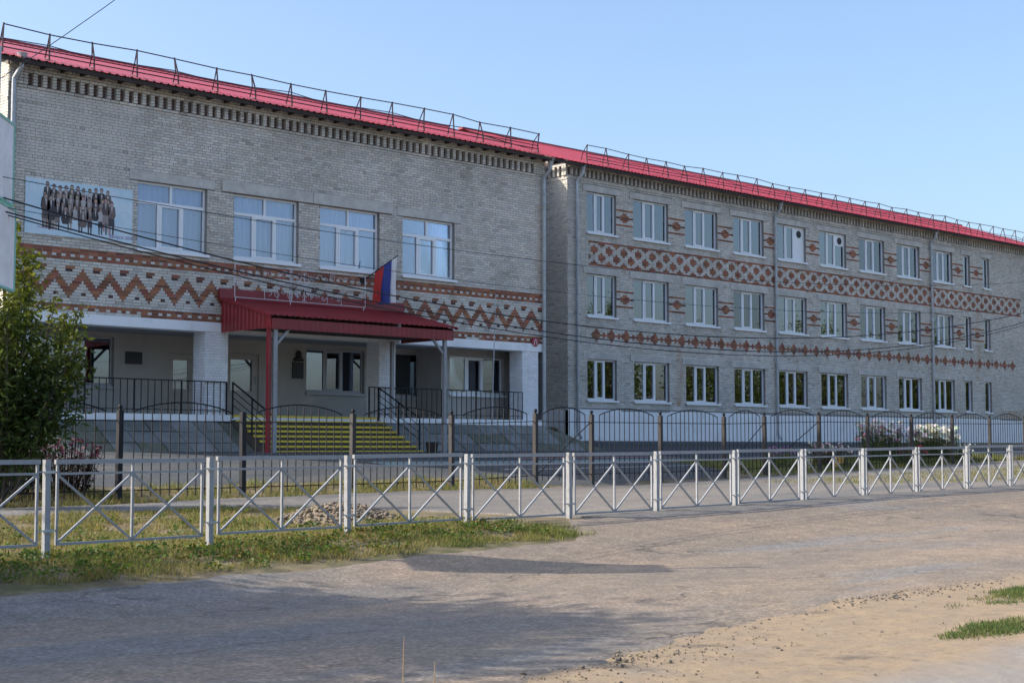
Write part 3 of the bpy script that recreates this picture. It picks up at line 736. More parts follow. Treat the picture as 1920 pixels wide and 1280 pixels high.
def protS(x, r):
    if r == 119: return .035
    if 121 <= r <= 125: return (.085 if ((x - RY) / .255) % 1 > .46 or x < RY + .3 else (0., 'D'))
    if 126 <= r: return .09
    return 0
brick_wall(TRs, RY - .008, RY + 1.6, 1.6, 150, UR, RH, [], lambda x, r: ('half' if 141 <= r <= 145 else False) if x == 'row' else None, lambda x, r: protS(x, r - 20), None, 13.05, bw)
part('brickwork', bw, brick_m, RW, kind='stuff')
b = MB(); holed(b, TR, RX0, RX1, 1.2, 13.05, hr)
b.quad((RX0, RY, 1.2), (RX0, 54, 1.2), (RX0, 54, 13.05), (RX0, RY, 13.05)); b.quad((RX1, RY, 1.2), (RX1, 54, 1.2), (RX1, 54, 13.05), (RX1, RY, 13.05)); b.quad((RX0, 54, 1.2), (RX1, 54, 1.2), (RX1, 54, 13.05), (RX0, 54, 13.05))
for x in (RX0 + .01, RX1 - .01): b.poly([(x, RY, 13.0), (x, 54, 13.0), (x, 47.5, 15.2)])
part('wall', b, mortar_m, RW)
b = MB()
for z in (3.0, 6.0, 9.4, 12.6): b.quad((RX0 + .1, RY + .35, z), (RX1 - .1, RY + .35, z), (RX1 - .1, 53.9, z), (RX0 + .1, 53.9, z))
b.quad((RX0 + .1, 46.5, 2), (RX1 - .1, 46.5, 2), (RX1 - .1, 46.5, 12.6), (RX0 + .1, 46.5, 12.6))
for x in (49, 55.6, 62.3, 65.7, 72.1): b.quad((x, RY + .32, 3), (x, 46.5, 3), (x, 46.5, 12.6), (x, RY + .32, 12.6))
part('inner_wall', b, room_m, RW)
for x0, x1, z0, z1 in LR:
    b = MB(); p = .02 + random.uniform(0, .03); b.box(x0 + .004, x1 - .004, RY - p, RY + .25, z0 + .004, z1 - .004); part('lintel', b, concrete_m, RW)
b = MB()
for x0, x1 in zip(np.arange(RX0 - .05, RX1, 3.1), np.arange(RX0 - .05, RX1, 3.1) + 3.1):
    b.cc = (1, 1, 1); b.box(x0, min(x1, RX1), RY - .07, RY + .1, 1.4, RZ - .08 + .12 * vnoise(x0 * .7, 6) + .0)
b.cc = (.97, .97, 1); b.box(RX0 - .05, RX0, RY - .069, RY + 1.6, 1.4, RZ - .1)
part('plinth', b, whitewash_m, RW)
for a, c, z0, z1, fl, i in WR:
    kind = 'triple' if i < 9 else 'single'
    cu = None
    if fl == 2: cu = random.choice([[(.62, 1)], [(.45, 1)], [(0, 1)], [(.7, 1)], [(0, .3), (.66, 1)]]) if i < 9 else [(0, 1)]
    elif fl == 1: cu = [None, None, [(.7, 1)], [(0, 1)], [(.75, 1)], [(.5, 1)], [(0, 1)], [(0, 1)], [(0, 1)], [(.3, 1)], None][i]
    else: cu = [[(0, .2)], None, [(.62, 1)], [(.66, 1)], [(.64, 1)], [(0, .28), (.64, 1)], [(0, 1)], [(0, 1)], [(.6, 1)], [(0, 1)], [(.5, 1)]][i]
    vent = None
    if fl == 2 and i == 4: vent = 'full'
    if fl == 2 and i == 5: vent = 'half'
    window(RW, a, c, z0, z1, RY, kind, cu, True, vent, gm=clear_m if (fl, i) in ((0, 6), (0, 7), (0, 9), (1, 3), (1, 6), (1, 7), (1, 8), (2, 6), (2, 7), (2, 8)) else None)
b = MB(); corrugated(b, 41.85, 83, (40.98, 12.93), (47.5, 15.24)); corrugated(b, 41.85, 83, (54.0, 12.93), (47.5, 15.24)); rr_ = part('roof', b, roof_m, RW)
b = MB(); b.box(41.85, 83, 47.35, 47.65, 15.2, 15.28); part('ridge_cap', b, roof_m, rr_)
b = MB(); b.box(41.9, 83, 41.03, 41.06, 12.81, 12.91); b.box(41.9, 83, 41.06, RY - .15, 12.895, 12.915); b.box(41.87, 41.9, 41.06, 47, 12.86, 12.98)
part('eaves', b, eave_m, rr_)
xsR = [43.55 + 1.262 * k for k in range(31)]
roof_railing(rr_, xsR, 41.75, 13.16, .355, [(random.uniform(-.06, .06), random.uniform(-.08, .06), random.uniform(-.05, .05)) for _ in xsR])
for x in (42.72, 55.86, 69.33): downpipe(RW, x, RY, 12.25, 1.95)
# linking block in the corner between the wings
LK = thing('school_link_block', 'dark recessed linking block in the corner between the two school wings', 'building', (39, 45, 1.6))
b = MB(); b.box(LX1 + .02, RX0 - .02, 42.85, 50, 1.3, 13.1); part('wall', b, mortar_m, LK)
bw = MB(); brick_wall(lambda s, d, z: (s, 42.85 - d, z), 36.3, RX0 - .03, 1.6, 149, U1, RH, [], None, None, None, 13.1, bw); part('brickwork', bw, brick_m, LK, kind='stuff')
b = MB(); corrugated(b, LX1 + .02, RX0 - .03, (42.6, 13.11), (49, 13.8)); part('roof', b, roof_m, LK)

# ------------------------------------------------------------------ entrance canopy
CN = thing('entrance_canopy', 'dark red ribbed metal canopy on grey posts above the yellow edged stairs', 'canopy', (26, 34.5, 1.5))
def ribbed(b, p0, p1, zt0, zt1, zb, per=.19, h=.014, nrm=(0, -1)):
    """vertical ribbed sheet between two plan points"""
    p0 = np.array(p0); p1 = np.array(p1); Lg = np.linalg.norm(p1 - p0); n = int(Lg / per); prof = []
    for k in range(n):
        for a, q in ((0, 0), (.5, 0), (.62, 1), (.88, 1)): prof.append(((k + a) * per, q * h))
    prof.append((Lg, 0)); top = []; bot = []
    for s_, q in prof:
        t = s_ / Lg; p = p0 + (p1 - p0) * t + np.array(nrm) * q; top.append((p[0], p[1], zt0 + (zt1 - zt0) * t)); bot.append((p[0], p[1], zb))
    k = len(prof); b._add(bot + top, [(i, i + 1, k + i + 1, k + i) for i in range(k - 1)])
b = MB(); corrugated(b, 22.66, 29.32, (33.38, 5.13), (35.93, 5.77), .19, .022); b.box(22.66, 29.32, 35.90, 35.955, 5.77, 6.05); b.bar((22.66, 33.38, 5.12), (22.66, 35.93, 5.76), .03, .07); b.bar((29.32, 33.38, 5.12), (29.32, 35.93, 5.76), .03, .07)
part('roof', b, canopy_m, CN)
for (a, c, n_) in (((22.74, 35.93), (22.74, 33.46), (-1, 0)), ((29.22, 33.46), (29.22, 35.93), (1, 0))):
    b = MB(); z0, z1 = (5.72, 5.10) if n_[0] < 0 else (5.10, 5.72); ribbed(b, a, c, z0, z1, 4.80, nrm=n_); part('side_panel', b, canopy_m, CN)
b = MB(); ribbed(b, (22.76, 33.46), (29.2, 33.46), 5.06, 5.06, 4.78); b.box(22.74, 29.24, 33.47, 33.53, 4.77, 4.83); part('fascia', b, canopy_m, CN)
b = MB(); b.quad((22.8, 33.55, 4.86), (29.18, 33.55, 4.86), (29.18, 35.9, 4.9), (22.8, 35.9, 4.9)); part('ceiling', b, eave_m, CN)
for x, y, z, m_ in ((22.79, 33.64, 1.38, canopy_m), (22.95, 33.58, 1.38, galv_m), (28.98, 33.58, 1.38, galv_m), (28.72, 35.74, 2.5, galv_m)):
    b = MB(); b.box(x - .05, x + .05, y - .05, y + .05, z, 4.84); part('post', b, m_, CN)
for x, s_ in ((22.95, 1), (28.98, -1)):
    b = MB(); b.bar((x, 33.6, 4.32), (x + .48 * s_, 33.6, 4.82), .07, .07); part('brace', b, galv_m, CN)
# light frame with scrollwork standing on the canopy
SF = thing('scroll_sign_frame', 'thin white wire frame with curled scrollwork standing on the red canopy', 'sign frame', (25.1, 35.45, 5.7))
b = MB()
for a, c in (((22.86, 5.78), (27.44, 5.78)), ((22.86, 6.70), (27.44, 6.70)), ((22.86, 5.78), (22.86, 6.70)), ((27.44, 5.78), (27.44, 6.70)), ((24.72, 5.78), (24.72, 6.70)), ((24.78, 5.78), (24.78, 6.70))):
    b.bar((a[0], 35.45, a[1]), (c[0], 35.45, c[1]), .014, .014)
for x in (22.9, 24.75, 27.4): b.bar((x, 35.45, 5.78), (x, 35.5, 5.6), .02, .02)
part('frame', b, M('pale_frame', (.62, .63, .65), .5), SF)
lightwire_m = M('pale_wire', (.55, .57, .60), .5)
b = MB()
def spiral(cx, cz, r, t0, t1, n=14): b.tube([(cx + r * (1 - .65 * k / n) * math.cos(t0 + (t1 - t0) * k / n), 35.45, cz + r * (1 - .65 * k / n) * math.sin(t0 + (t1 - t0) * k / n)) for k in range(n + 1)], .007, 4, False)
x = 23.0
while x < 27.2:
    spiral(x + .1, 6.52 + random.uniform(-.05, .04), random.uniform(.08, .13), random.uniform(0, 6), random.uniform(8, 12))
    if 23.9 < x < 26.6: spiral(x + .06, 5.98 + random.uniform(-.05, .05), random.uniform(.07, .11), random.uniform(0, 6), random.uniform(8, 12))
    x += random.uniform(.2, .27)
for k in range(8):
    a = k * math.pi / 4; c_ = (25.22, 6.22); e_ = (c_[0] + .40 * math.cos(a), c_[1] + .42 * math.sin(a)); b.tube([(c_[0], 35.45, c_[1]), (e_[0], 35.45, e_[1])], .009, 4)
    for q in (.5, .8):
        px, pz = c_[0] + .4 * q * math.cos(a), c_[1] + .42 * q * math.sin(a)
        for s_ in (-.7, .7): b.tube([(px, 35.45, pz), (px + .11 * math.cos(a + s_), 35.45, pz + .11 * math.sin(a + s_))], .007, 4)
for x in (23.85, 24.3, 26.05, 26.55): b.tube([(x, 35.45, 5.78), (x, 35.45, 6.1)], .007, 4)
part('scrollwork', b, lightwire_m, SF, kind='stuff')

# ------------------------------------------------------------------ flag
FL = thing('flag', 'white blue and red striped flag hanging from a short pole above the canopy', 'flag', (27.85, 36, 6.7))
b = MB(); b.tube([(27.72, 35.99, 6.62), (28.5, 35.2, 7.42)], .016, 8); b.box(27.66, 27.78, 35.93, 35.995, 6.55, 6.72); part('flagpole', b, dkmetal_m, FL)
b = MB(); nx, nz = 18, 14
P0, P1 = Vector((28.0, 35.70, 6.90)), Vector((28.48, 35.2, 7.40)); vs_ = []
for j in range(nz + 1):
    for i in range(nx + 1):
        s_, t = i / nx, j / nz; tp = P0.lerp(P1, s_); bot = Vector((27.92 + .42 * s_, 35.62 - .40 * s_, 5.93 + .03 * math.sin(s_ * 9)))
        p = tp.lerp(bot, t); p.y += (.06 + .05 * t) * math.sin(s_ * 15 + t * 2.2) * (.35 + t); p.x += .03 * t * math.sin(s_ * 11 + 1); vs_.append(p)
n = len(b.v)
for j in range(nz):
    for i in range(nx):
        b.mi = 0 if i < 7 else (1 if i < 13 else 2); k = j * (nx + 1) + i
        b.f.append((k, k + 1, k + nx + 2, k + nx + 1)); b.m.append(b.mi)
b.v = [tuple(p) for p in vs_]; b.c = [(1, 1, 1)] * len(vs_)
part('cloth', b, [M('flag_red', (.55, .045, .04), .8, trans=.25), M('flag_blue', (.05, .075, .30), .8, trans=.25), M('flag_white', (.78, .78, .80), .8, trans=.25)], FL, smooth=True)

# ------------------------------------------------------------------ class photo banner
BN = thing('class_photo_banner', 'pale blue banner with a printed group of pupils left of the first window', 'banner', (18.4, 36, 7.05))
b = MB(); b.box(16.9, 19.93, LY - .05, LY - .018, 7.05, 8.48); part('board', b, board_m, BN)
b = MB(); y0 = LY - .0515
def fig(cx, zh, s, y, top_c, leg_c, legs=True):
    skin = tuple(c * random.uniform(.8, 1.1) for c in (.42, .30, .25)); hair = random.choice([(.05, .035, .03), (.12, .08, .05), (.03, .03, .03)])
    e = lambda x, z, rx, rz, c, yy: (setattr(b, 'cc', c), b.poly([(x + rx * math.cos(a), yy, z + rz * math.sin(a)) for a in np.linspace(0, 2 * math.pi, 11)[:-1]]))
    e(cx, zh + .008 * s, .056 * s, .07 * s, hair, y); e(cx, zh - .014 * s, .046 * s, .058 * s, skin, y - .0003)
    b.cc = skin; b.poly([(cx - .018 * s, y, zh - .04 * s), (cx + .018 * s, y, zh - .04 * s), (cx + .022 * s, y, zh - .09 * s), (cx - .022 * s, y, zh - .09 * s)])
    b.cc = top_c; b.poly([(cx - .03 * s, y - .0001, zh - .06 * s), (cx + .03 * s, y - .0001, zh - .06 * s), (cx + .10 * s, y - .0001, zh - .10 * s), (cx + .13 * s, y - .0001, zh - .34 * s), (cx + .08 * s, y - .0001, zh - .45 * s), (cx - .08 * s, y - .0001, zh - .45 * s), (cx - .13 * s, y - .0001, zh - .34 * s), (cx - .10 * s, y - .0001, zh - .10 * s)])
    b.cc = (.5, .46, .44); b.poly([(cx - .03 * s, y - .0004, zh - .08 * s), (cx + .03 * s, y - .0004, zh - .08 * s), (cx + .005, y - .0004, zh - .3 * s)])
    if legs:
        b.cc = leg_c; b.poly([(cx - .085 * s, y - .0002, zh - .44 * s), (cx + .085 * s, y - .0002, zh - .44 * s), (cx + .10 * s, y - .0002, zh - .66 * s), (cx - .10 * s, y - .0002, zh - .66 * s)])
        for sx in (-.05, .05): b.cc = random.choice([skin, leg_c, (.06, .05, .05)]); b.poly([(cx + (sx - .03) * s, y - .0002, zh - .66 * s), (cx + (sx + .03) * s, y - .0002, zh - .66 * s), (cx + (sx + .022) * s, y - .0002, zh - .93 * s), (cx + (sx - .022) * s, y - .0002, zh - .93 * s)])
tops = [(.08, .06, .065), (.40, .37, .37), (.16, .115, .105), (.05, .045, .05), (.27, .22, .21), (.45, .43, .43), (.10, .07, .07)]
legc = [(.06, .055, .06), (.20, .16, .15), (.28, .24, .23), (.10, .08, .08)]
for k in range(11): fig(17.50 + k * .17 + random.uniform(-.02, .02), 8.33 + random.uniform(-.03, .04), .92, y0 - .0000, random.choice(tops), random.choice(legc), False)
for k in range(11): fig(17.44 + k * .178 + random.uniform(-.02, .02), 8.10 + random.uniform(-.03, .03), .95, y0 - .0008, random.choice(tops), random.choice(legc), k in (0, 1, 10))
for k in range(9): fig(17.80 + k * .15 + random.uniform(-.03, .03), 7.86 + random.uniform(-.04, .03), .72, y0 - .0016, random.choice(tops), random.choice(legc), k % 2 == 0)
for x, zh in ((17.46, 8.06), (17.60, 8.03), (19.14, 8.12), (19.32, 8.05), (18.0, 7.78), (18.5, 7.74)): fig(x, zh, .9, y0 - .0024, random.choice(tops), random.choice(legc), zh > 7.9)
for k in range(7):   # pale curls of the printed background
    cx, cz = random.choice([(17.1, 8.25), (19.65, 8.1), (19.7, 7.7), (17.15, 7.5)]); r0 = random.uniform(.08, .2); b.cc = (.45, .66, .78)
    for a in np.linspace(0, 5, 16)[:-1]:
        q = [(cx + rr * math.cos(t), y0, cz + rr * math.sin(t)) for rr, t in ((r0, a), (r0, a + .33), (r0 - .012, a + .33), (r0 - .012, a))]; b.poly(q)
part('print', b, print_m, BN, kind='stuff')
def text_part(body, x, z, size, parent, mat):
    cu = bpy.data.curves.new('caption', 'FONT'); cu.body = body; cu.size = size; cu.shear = .35; cu.extrude = .0005
    o = bpy.data.objects.new('caption_tmp', cu); col.objects.link(o); dg = bpy.context.evaluated_depsgraph_get()
    me = bpy.data.meshes.new_from_object(o.evaluated_get(dg)); bpy.data.objects.remove(o); me.materials.clear(); me.materials.append(mat)
    t = bpy.data.objects.new('caption', me); t.location = (x, LY - .0545, z); t.rotation_euler = (R_(90), 0, 0); link(t, parent)
purple_m = M('purple_ink', (.20, .07, .22), .7)
text_part('Выпуск 2020', 19.24, 7.14, .12, BN, purple_m)
b = MB(); b.tube([(17.22 + .022 * k, LY - .053, 7.24 + .028 * math.sin(k * 1.9) + .012 * math.sin(k * 4.1)) for k in range(20)], .006, 4); part('caption', b, purple_m, BN)

# ------------------------------------------------------------------ thin mast in front of the porch, bin
b = MB(); b.tube([(31.72, 34.5, 1.5), (31.80, 34.5, 4.0), (31.9, 34.5, 6.42)], [.022, .018, .012], 6); solo('slim_mast', b, pipe_m, 'slim bare pale pole standing before the right porch bay', 'pole')
b = MB(); zz = ground(28.1, 33.1); b._add([(28.1 + r * math.cos(a), 33.1 + r * math.sin(a), z) for r, z in ((.15, zz), (.19, zz + .36), (.175, zz + .36), (.14, zz + .05)) for a in np.linspace(0, 2 * math.pi, 13)[:-1]], [(k * 12 + j, k * 12 + (j + 1) % 12, (k + 1) * 12 + (j + 1) % 12, (k + 1) * 12 + j) for k in range(3) for j in range(12)])
b.poly([(28.1 + .14 * math.cos(a), 33.1 + .14 * math.sin(a), zz + .05) for a in np.linspace(0, 2 * math.pi, 13)[:-1]]); solo('waste_bin', b, black_m, 'black bucket bin beside the right canopy post at the stairs', 'bin')

# ------------------------------------------------------------------ road side barrier (grey tube panels)
BF = thing('pedestrian_barrier', 'long light grey metal road barrier with crossed braces along the kerb', 'fence', (*W(18, 15.46), .4))
pu = [6.52, 8.76, 10.98, 13.21, 15.48, 17.75, 19.97, 22.25, 24.48, 26.72, 28.91, 31.2, 33.37, 35.6, 37.85]
BT = [(6, 1.45), (8.76, 1.46), (13.2, 1.49), (20, 1.53), (26.7, 1.58), (33.4, 1.65), (38, 1.7)]
BVV = 15.46
def P(u, v, z): x, y = W(u, v); return (x, y, z)
hh = .034
for k, u in enumerate(pu):
    b = MB(); zt = ip(u, BT); zg = ground(*W(u, BVV)) - .12; lean = random.uniform(-.012, .012)
    q = [(-hh, -hh), (hh, -hh), (hh, hh), (-hh, hh)]
    b._add([P(u + a, BVV + c, zg) for a, c in q] + [P(u + a + lean, BVV + c, zt) for a, c in q], [(0, 3, 2, 1), (4, 5, 6, 7), (0, 1, 5, 4), (1, 2, 6, 5), (2, 3, 7, 6), (3, 0, 4, 7)])
    po = part('post', b, galv_m, BF)
    for z in (zt - .14, zt - .80):
        c = MB(); c.bar(P(u - .13, BVV, z), P(u + .13, BVV, z), .016, .016); c.bar(P(u - .056, BVV - .055, z), P(u + .056, BVV - .055, z), .014, .03); part('bolt', c, pipe_m, po)
for k in range(len(pu) - 1):
    u0, u1 = pu[k] + .125, pu[k + 1] - .125; z0, z1 = ip(pu[k], BT), ip(pu[k + 1], BT); jz, jt = random.uniform(-.012, .006), random.uniform(-.008, .008); zz = lambda u: z0 + jz + (z1 - z0 + jt) * (u - pu[k]) / (pu[k + 1] - pu[k])
    b = MB(); b.bar(P(u0 - .03, BVV, zz(u0) - .02), P(u1 + .03, BVV, zz(u1) - .02), .045, .052)
    tr = part('top_rail', b, galv_m, BF)
    um = (u0 + u1) / 2
    b = MB(); b.bar(P(u0, BVV, zz(u0) - .155), P(u1, BVV, zz(u1) - .155), .026, .026); part('middle_rail', b, galv_m, tr)
    b = MB(); b.bar(P(u0, BVV, zz(u0) - .95), P(u1, BVV, zz(u1) - .95), .03, .03); part('bottom_rail', b, galv_m, tr)
    for u in (u0, um, u1):
        b = MB(); b.bar(P(u, BVV, zz(u) - .05), P(u, BVV, zz(u) - .96), .028, .028, (math.cos(SH), math.sin(SH), 0)); part('upright', b, galv_m, tr)
    for a, c in ((u0, um), (um, u1)):
        b = MB(); b.bar(P(a, BVV - .008, zz(a) - .94), P(c, BVV - .008, zz(c) - .16), .024, .024); part('brace', b, galv_m, tr)
        b = MB(); b.bar(P(a, BVV + .012, zz(a) - .16), P(c, BVV + .012, zz(c) - .94), .024, .024); part('brace', b, galv_m, tr)

# ------------------------------------------------------------------ iron fence round the courtyard
IF = thing('iron_fence', 'dark iron courtyard fence with arched panels and ball topped posts', 'fence', (*W(33, 24.8), .6))
iu = [6.85, 9.75, 12.63, 15.53, 18.40, 21.31, 24.33, 27.21, 29.35, 32.23, 35.18, 37.26, 40.24, 43.17, 46.06, 48.97, 51.91, 54.85, 57.8]
IT = [(6, 2.36), (15, 2.40), (24, 2.43), (27, 2.53), (35, 2.56), (40, 2.68), (52, 2.75), (58, 2.85)]
IV = 24.8
for k, u in enumerate(iu):
    b = MB(); zt = ip(u, IT); zg = ground(*W(u, IV)) - .15; s_ = .05; l1, l2 = random.uniform(-.02, .02), random.uniform(-.02, .02)
    q = [(-s_, -s_), (s_, -s_), (s_, s_), (-s_, s_)]
    b._add([P(u + a, IV + c, zg) for a, c in q] + [P(u + a + l1, IV + c + l2, zt - .1) for a, c in q], [(0, 3, 2, 1), (4, 5, 6, 7), (0, 1, 5, 4), (1, 2, 6, 5), (2, 3, 7, 6), (3, 0, 4, 7)])
    dark = k in (3, 4)
    po = part('post', b, dkmetal_m if dark else postbrown_m, IF)
    if k != 4:
        b = MB(); x, y = W(u + l1, IV + l2); b.ball((x, y, zt - .035), .046, 8, 6); b.tube([(x, y, zt - .1), (x, y, zt - .07)], .03, 8); part('finial', b, dkmetal_m, po, smooth=True)
bar_cache = {}
for k in range(len(iu) - 1):
    u0, u1 = iu[k], iu[k + 1]; zl = lambda u: ip(u, IT); gate = u1 - u0 < 2.3
    d = (u1 - u0 - .1) * .065 + .08; a0, a1 = u0 + .05 + d, u1 - .05 - d; n = int(round((a1 - a0) / .2))
    def arch(u):
        t = (u - a0) / (a1 - a0); return zl(u) - .12 + .19 * math.sin(math.pi * t) ** .8 if 0 < t < 1 else zl(u) - .12
    b = MB(); b.bar(P(u0 + .05, IV, zl(u0) - .30), P(u1 - .05, IV, zl(u1) - .30), .02, .02); b.bar(P(u0 + .05, IV, zl(u0) - 1.62), P(u1 - .05, IV, zl(u1) - 1.62), .02, .02)
    b.tube([P(a0 + (a1 - a0) * i / 16, IV, arch(a0 + (a1 - a0) * i / 16)) for i in range(17)], .014, 5)
    if gate or k == 11: b.bar(P(u0 + .05, IV - .02, zl(u0) - 1.6), P(u1 - .06, IV - .02, zl(u1) - .3), .02, .02)
    pn = part('panel_frame', b, dkmetal_m, IF)
    for i in range(n + 1):
        u = a0 + (a1 - a0) * i / n; q = MB(); j = random.uniform(-.012, .012)
        q.bar(P(u + j, IV, zl(u) - 1.76 + random.uniform(-.03, .02)), P(u, IV, arch(u)), .017, .017); part('bar', q, dkmetal_m, pn)
    bu = [u0 + .05 + (a0 - u0 - .05) * .5, u1 - .05 - (u1 - .05 - a1) * .5]

# ------------------------------------------------------------------ sign post on the left edge of the picture
px_, py_ = W(8.62, 16.6); zg = ground(px_, py_)
SP = thing('sign_post', 'grey steel post carrying two square boards at the left edge', 'post', (px_, py_, zg))
b = MB(); b.tube([(px_, py_, zg - .1), (px_, py_, 6.4)], .05, 10); part('pole', b, pipe_m, SP)
Fh = Vector((math.cos(HEAD), math.sin(HEAD), 0)); Rh = Vector((math.sin(HEAD), -math.cos(HEAD), 0))
bd = (Fh * -.97 + Rh * .05).normalized(); bn = Vector((-bd.y, bd.x, 0))
for nm, zb_, off, lab in (('square_board', 4.56, .0, 'upper of two pale square boards seen edge on at the left edge'), ('square_board', 3.50, .05, 'lower of two pale square boards seen edge on at the left edge')):
    o_ = Vector((px_, py_, 0)) + Rh * (.07 + off * .8) + bd * -.15; t = thing(nm, lab, 'sign board', (o_.x, o_.y, zb_), 'boards on the sign post')
    b = MB(); a = o_ + bd * -.35; c = o_ + bd * .62; q = [a - bn * .012, c - bn * .012, c + bn * .012, a + bn * .012]
    b._add([(p.x, p.y, zb_) for p in q] + [(p.x, p.y, zb_ + .99) for p in q], [(0, 3, 2, 1), (4, 5, 6, 7), (0, 1, 5, 4), (1, 2, 6, 5), (2, 3, 7, 6), (3, 0, 4, 7)]); part('plate', b, signback_m, t)
    b = MB()
    for z in (zb_, zb_ + .99): b.bar((a.x, a.y, z), (c.x, c.y, z), .05, .03)
    for p in (a, c): b.bar((p.x, p.y, zb_), (p.x, p.y, zb_ + .99), .03, .05)
    part('rim', b, signedge_m, t)
    b = MB()
    for z in (zb_ + .25, zb_ + .7): b.bar((px_, py_, z), (c.x - bd.x * .3, c.y - bd.y * .3, z + .02), .03, .04)
    part('bracket', b, dkmetal_m, t)

# ------------------------------------------------------------------ overhead cables along the street
def cable(name, uz, r, label, v=16.6, u_ext=None):
    c = np.polyfit([p[0] for p in uz], [p[1] for p in uz], 2 if len(uz) < 6 else 3)
    u0, u1 = u_ext or (uz[0][0] - 3, uz[-1][0] + 4); b = MB(); b.tube([P(u, v, float(np.polyval(c, u))) for u in np.linspace(u0, u1, 60)], r, 5)
    solo(name, b, cable_m, label, 'cable', 'cables strung along the street')
cable('overhead_cable', [(8.81, 4.57), (12.14, 4.14), (14.65, 3.91), (18.43, 3.71), (22.13, 3.65), (24.53, 3.72), (28.7, 4.03), (36.85, 5.03)], .010, 'upper of three heavy cables sagging across the picture', 16.62, (8.3, 40))
cable('overhead_cable', [(8.7, 4.42), (10.08, 4.25), (14.65, 3.72), (18.43, 3.52), (20.69, 3.48), (25.08, 3.49), (32.22, 4.06), (36.84, 4.81)], .010, 'middle of three heavy cables sagging across the picture', 16.58, (8.3, 40))
cable('overhead_cable', [(8.7, 4.40), (10.08, 4.22), (16.2, 3.57), (18.36, 3.44), (20.69, 3.38), (25.08, 3.42), (32.2, 3.98), (36.83, 4.71)], .008, 'lowest of three heavy cables sagging across the picture', 16.66, (8.3, 40))
cable('overhead_cable', [(8.83, 4.82), (10.53, 4.77), (14.02, 4.72), (18.43, 4.68), (30, 5.2)], .005, 'thin cable running above the heavy ones across the upper windows', 16.6, (8.3, 40))
cable('overhead_cable', [(8.83, 4.45), (12, 4.35), (16.5, 4.26), (22, 4.2), (30, 4.6)], .004, 'thinnest cable crossing just under the upper window sills', 16.64, (8.3, 40))
b = MB(); q0 = Vector((*W(7.9, 17.0), 5.32)); q1 = Vector((*W(17.5, 21), 13.3)); 
b.tube([q0.lerp(q1, k / 12) - Vector((0, 0, .25 * math.sin(math.pi * k / 12))) for k in range(13)], .006, 5); solo('overhead_cable', b, cable_m, 'single thin cable rising steeply to the top left sky', 'cable', 'cables strung along the street')

# ------------------------------------------------------------------ vegetation helpers
def gvec(u, v):
    f = np.interp(u, [p[0] for p in GF], [p[1] for p in GF]); g_ = np.interp(u, [p[0] for p in GI], [p[1] for p in GI]); r = f - .36
    sst = lambda a, b, x: (lambda t: t * t * (3 - 2 * t))(np.clip((x - a) / (b - a), 0, 1))
    z1 = r + (f - r) * sst(11.6, 15.3, v)
    t = (v - 15.46) / 6.14; z2 = f + (g_ - .02 - f) * t - .16 * np.sin(np.pi * t) * (1 - sst(12.5, 15.5, u))
    z3 = g_ - .02 + .02 * (v - 21.6) / 3.2
    z = np.where(v <= 15.46, z1, np.where(v <= 21.6, z2, z3))
    for i in np.nonzero(v > 24.8)[0]: z[i] = ground(*W(u[i], v[i]))
    return z
def raw_mesh(name, V, Fc, C, mat, parent=None, kind=None, tri=False):
    me = bpy.data.meshes.new(name); k = 3 if tri else 4; n = len(Fc)
    me.vertices.add(len(V)); me.vertices.foreach_set('co', np.asarray(V, np.float32).ravel())
    me.loops.add(n * k); me.loops.foreach_set('vertex_index', np.asarray(Fc, np.int32).ravel())
    me.polygons.add(n); me.polygons.foreach_set('loop_start', np.arange(0, n * k, k, dtype=np.int32)); me.polygons.foreach_set('loop_total', np.full(n, k, np.int32))
    a = me.color_attributes.new('Col', 'FLOAT_COLOR', 'POINT'); a.data.foreach_set('color', np.concatenate([C, np.ones((len(C), 1))], 1).astype(np.float32).ravel())
    me.materials.append(mat); me.update(calc_edges=True); me.validate(); return me
def leaf_cloud(centers, l, w_, cols, droop=.3):
    n = len(centers); d = rng.normal(size=(n, 3)); d[:, 2] = d[:, 2] * .6 - droop; d /= np.linalg.norm(d, axis=1)[:, None]
    a = rng.normal(size=(n, 3)); a -= d * (a * d).sum(1)[:, None]; a /= np.linalg.norm(a, axis=1)[:, None]
    L_ = (l * rng.uniform(.6, 1.25, n))[:, None]; Wd = (w_ * rng.uniform(.7, 1.2, n))[:, None]
    V = np.stack([centers, centers + d * L_ * .45 + a * Wd * .5, centers + d * L_, centers + d * L_ * .45 - a * Wd * .5], 1).reshape(-1, 3)
    return V, np.arange(n * 4).reshape(n, 4), np.repeat(cols, 4, 0)
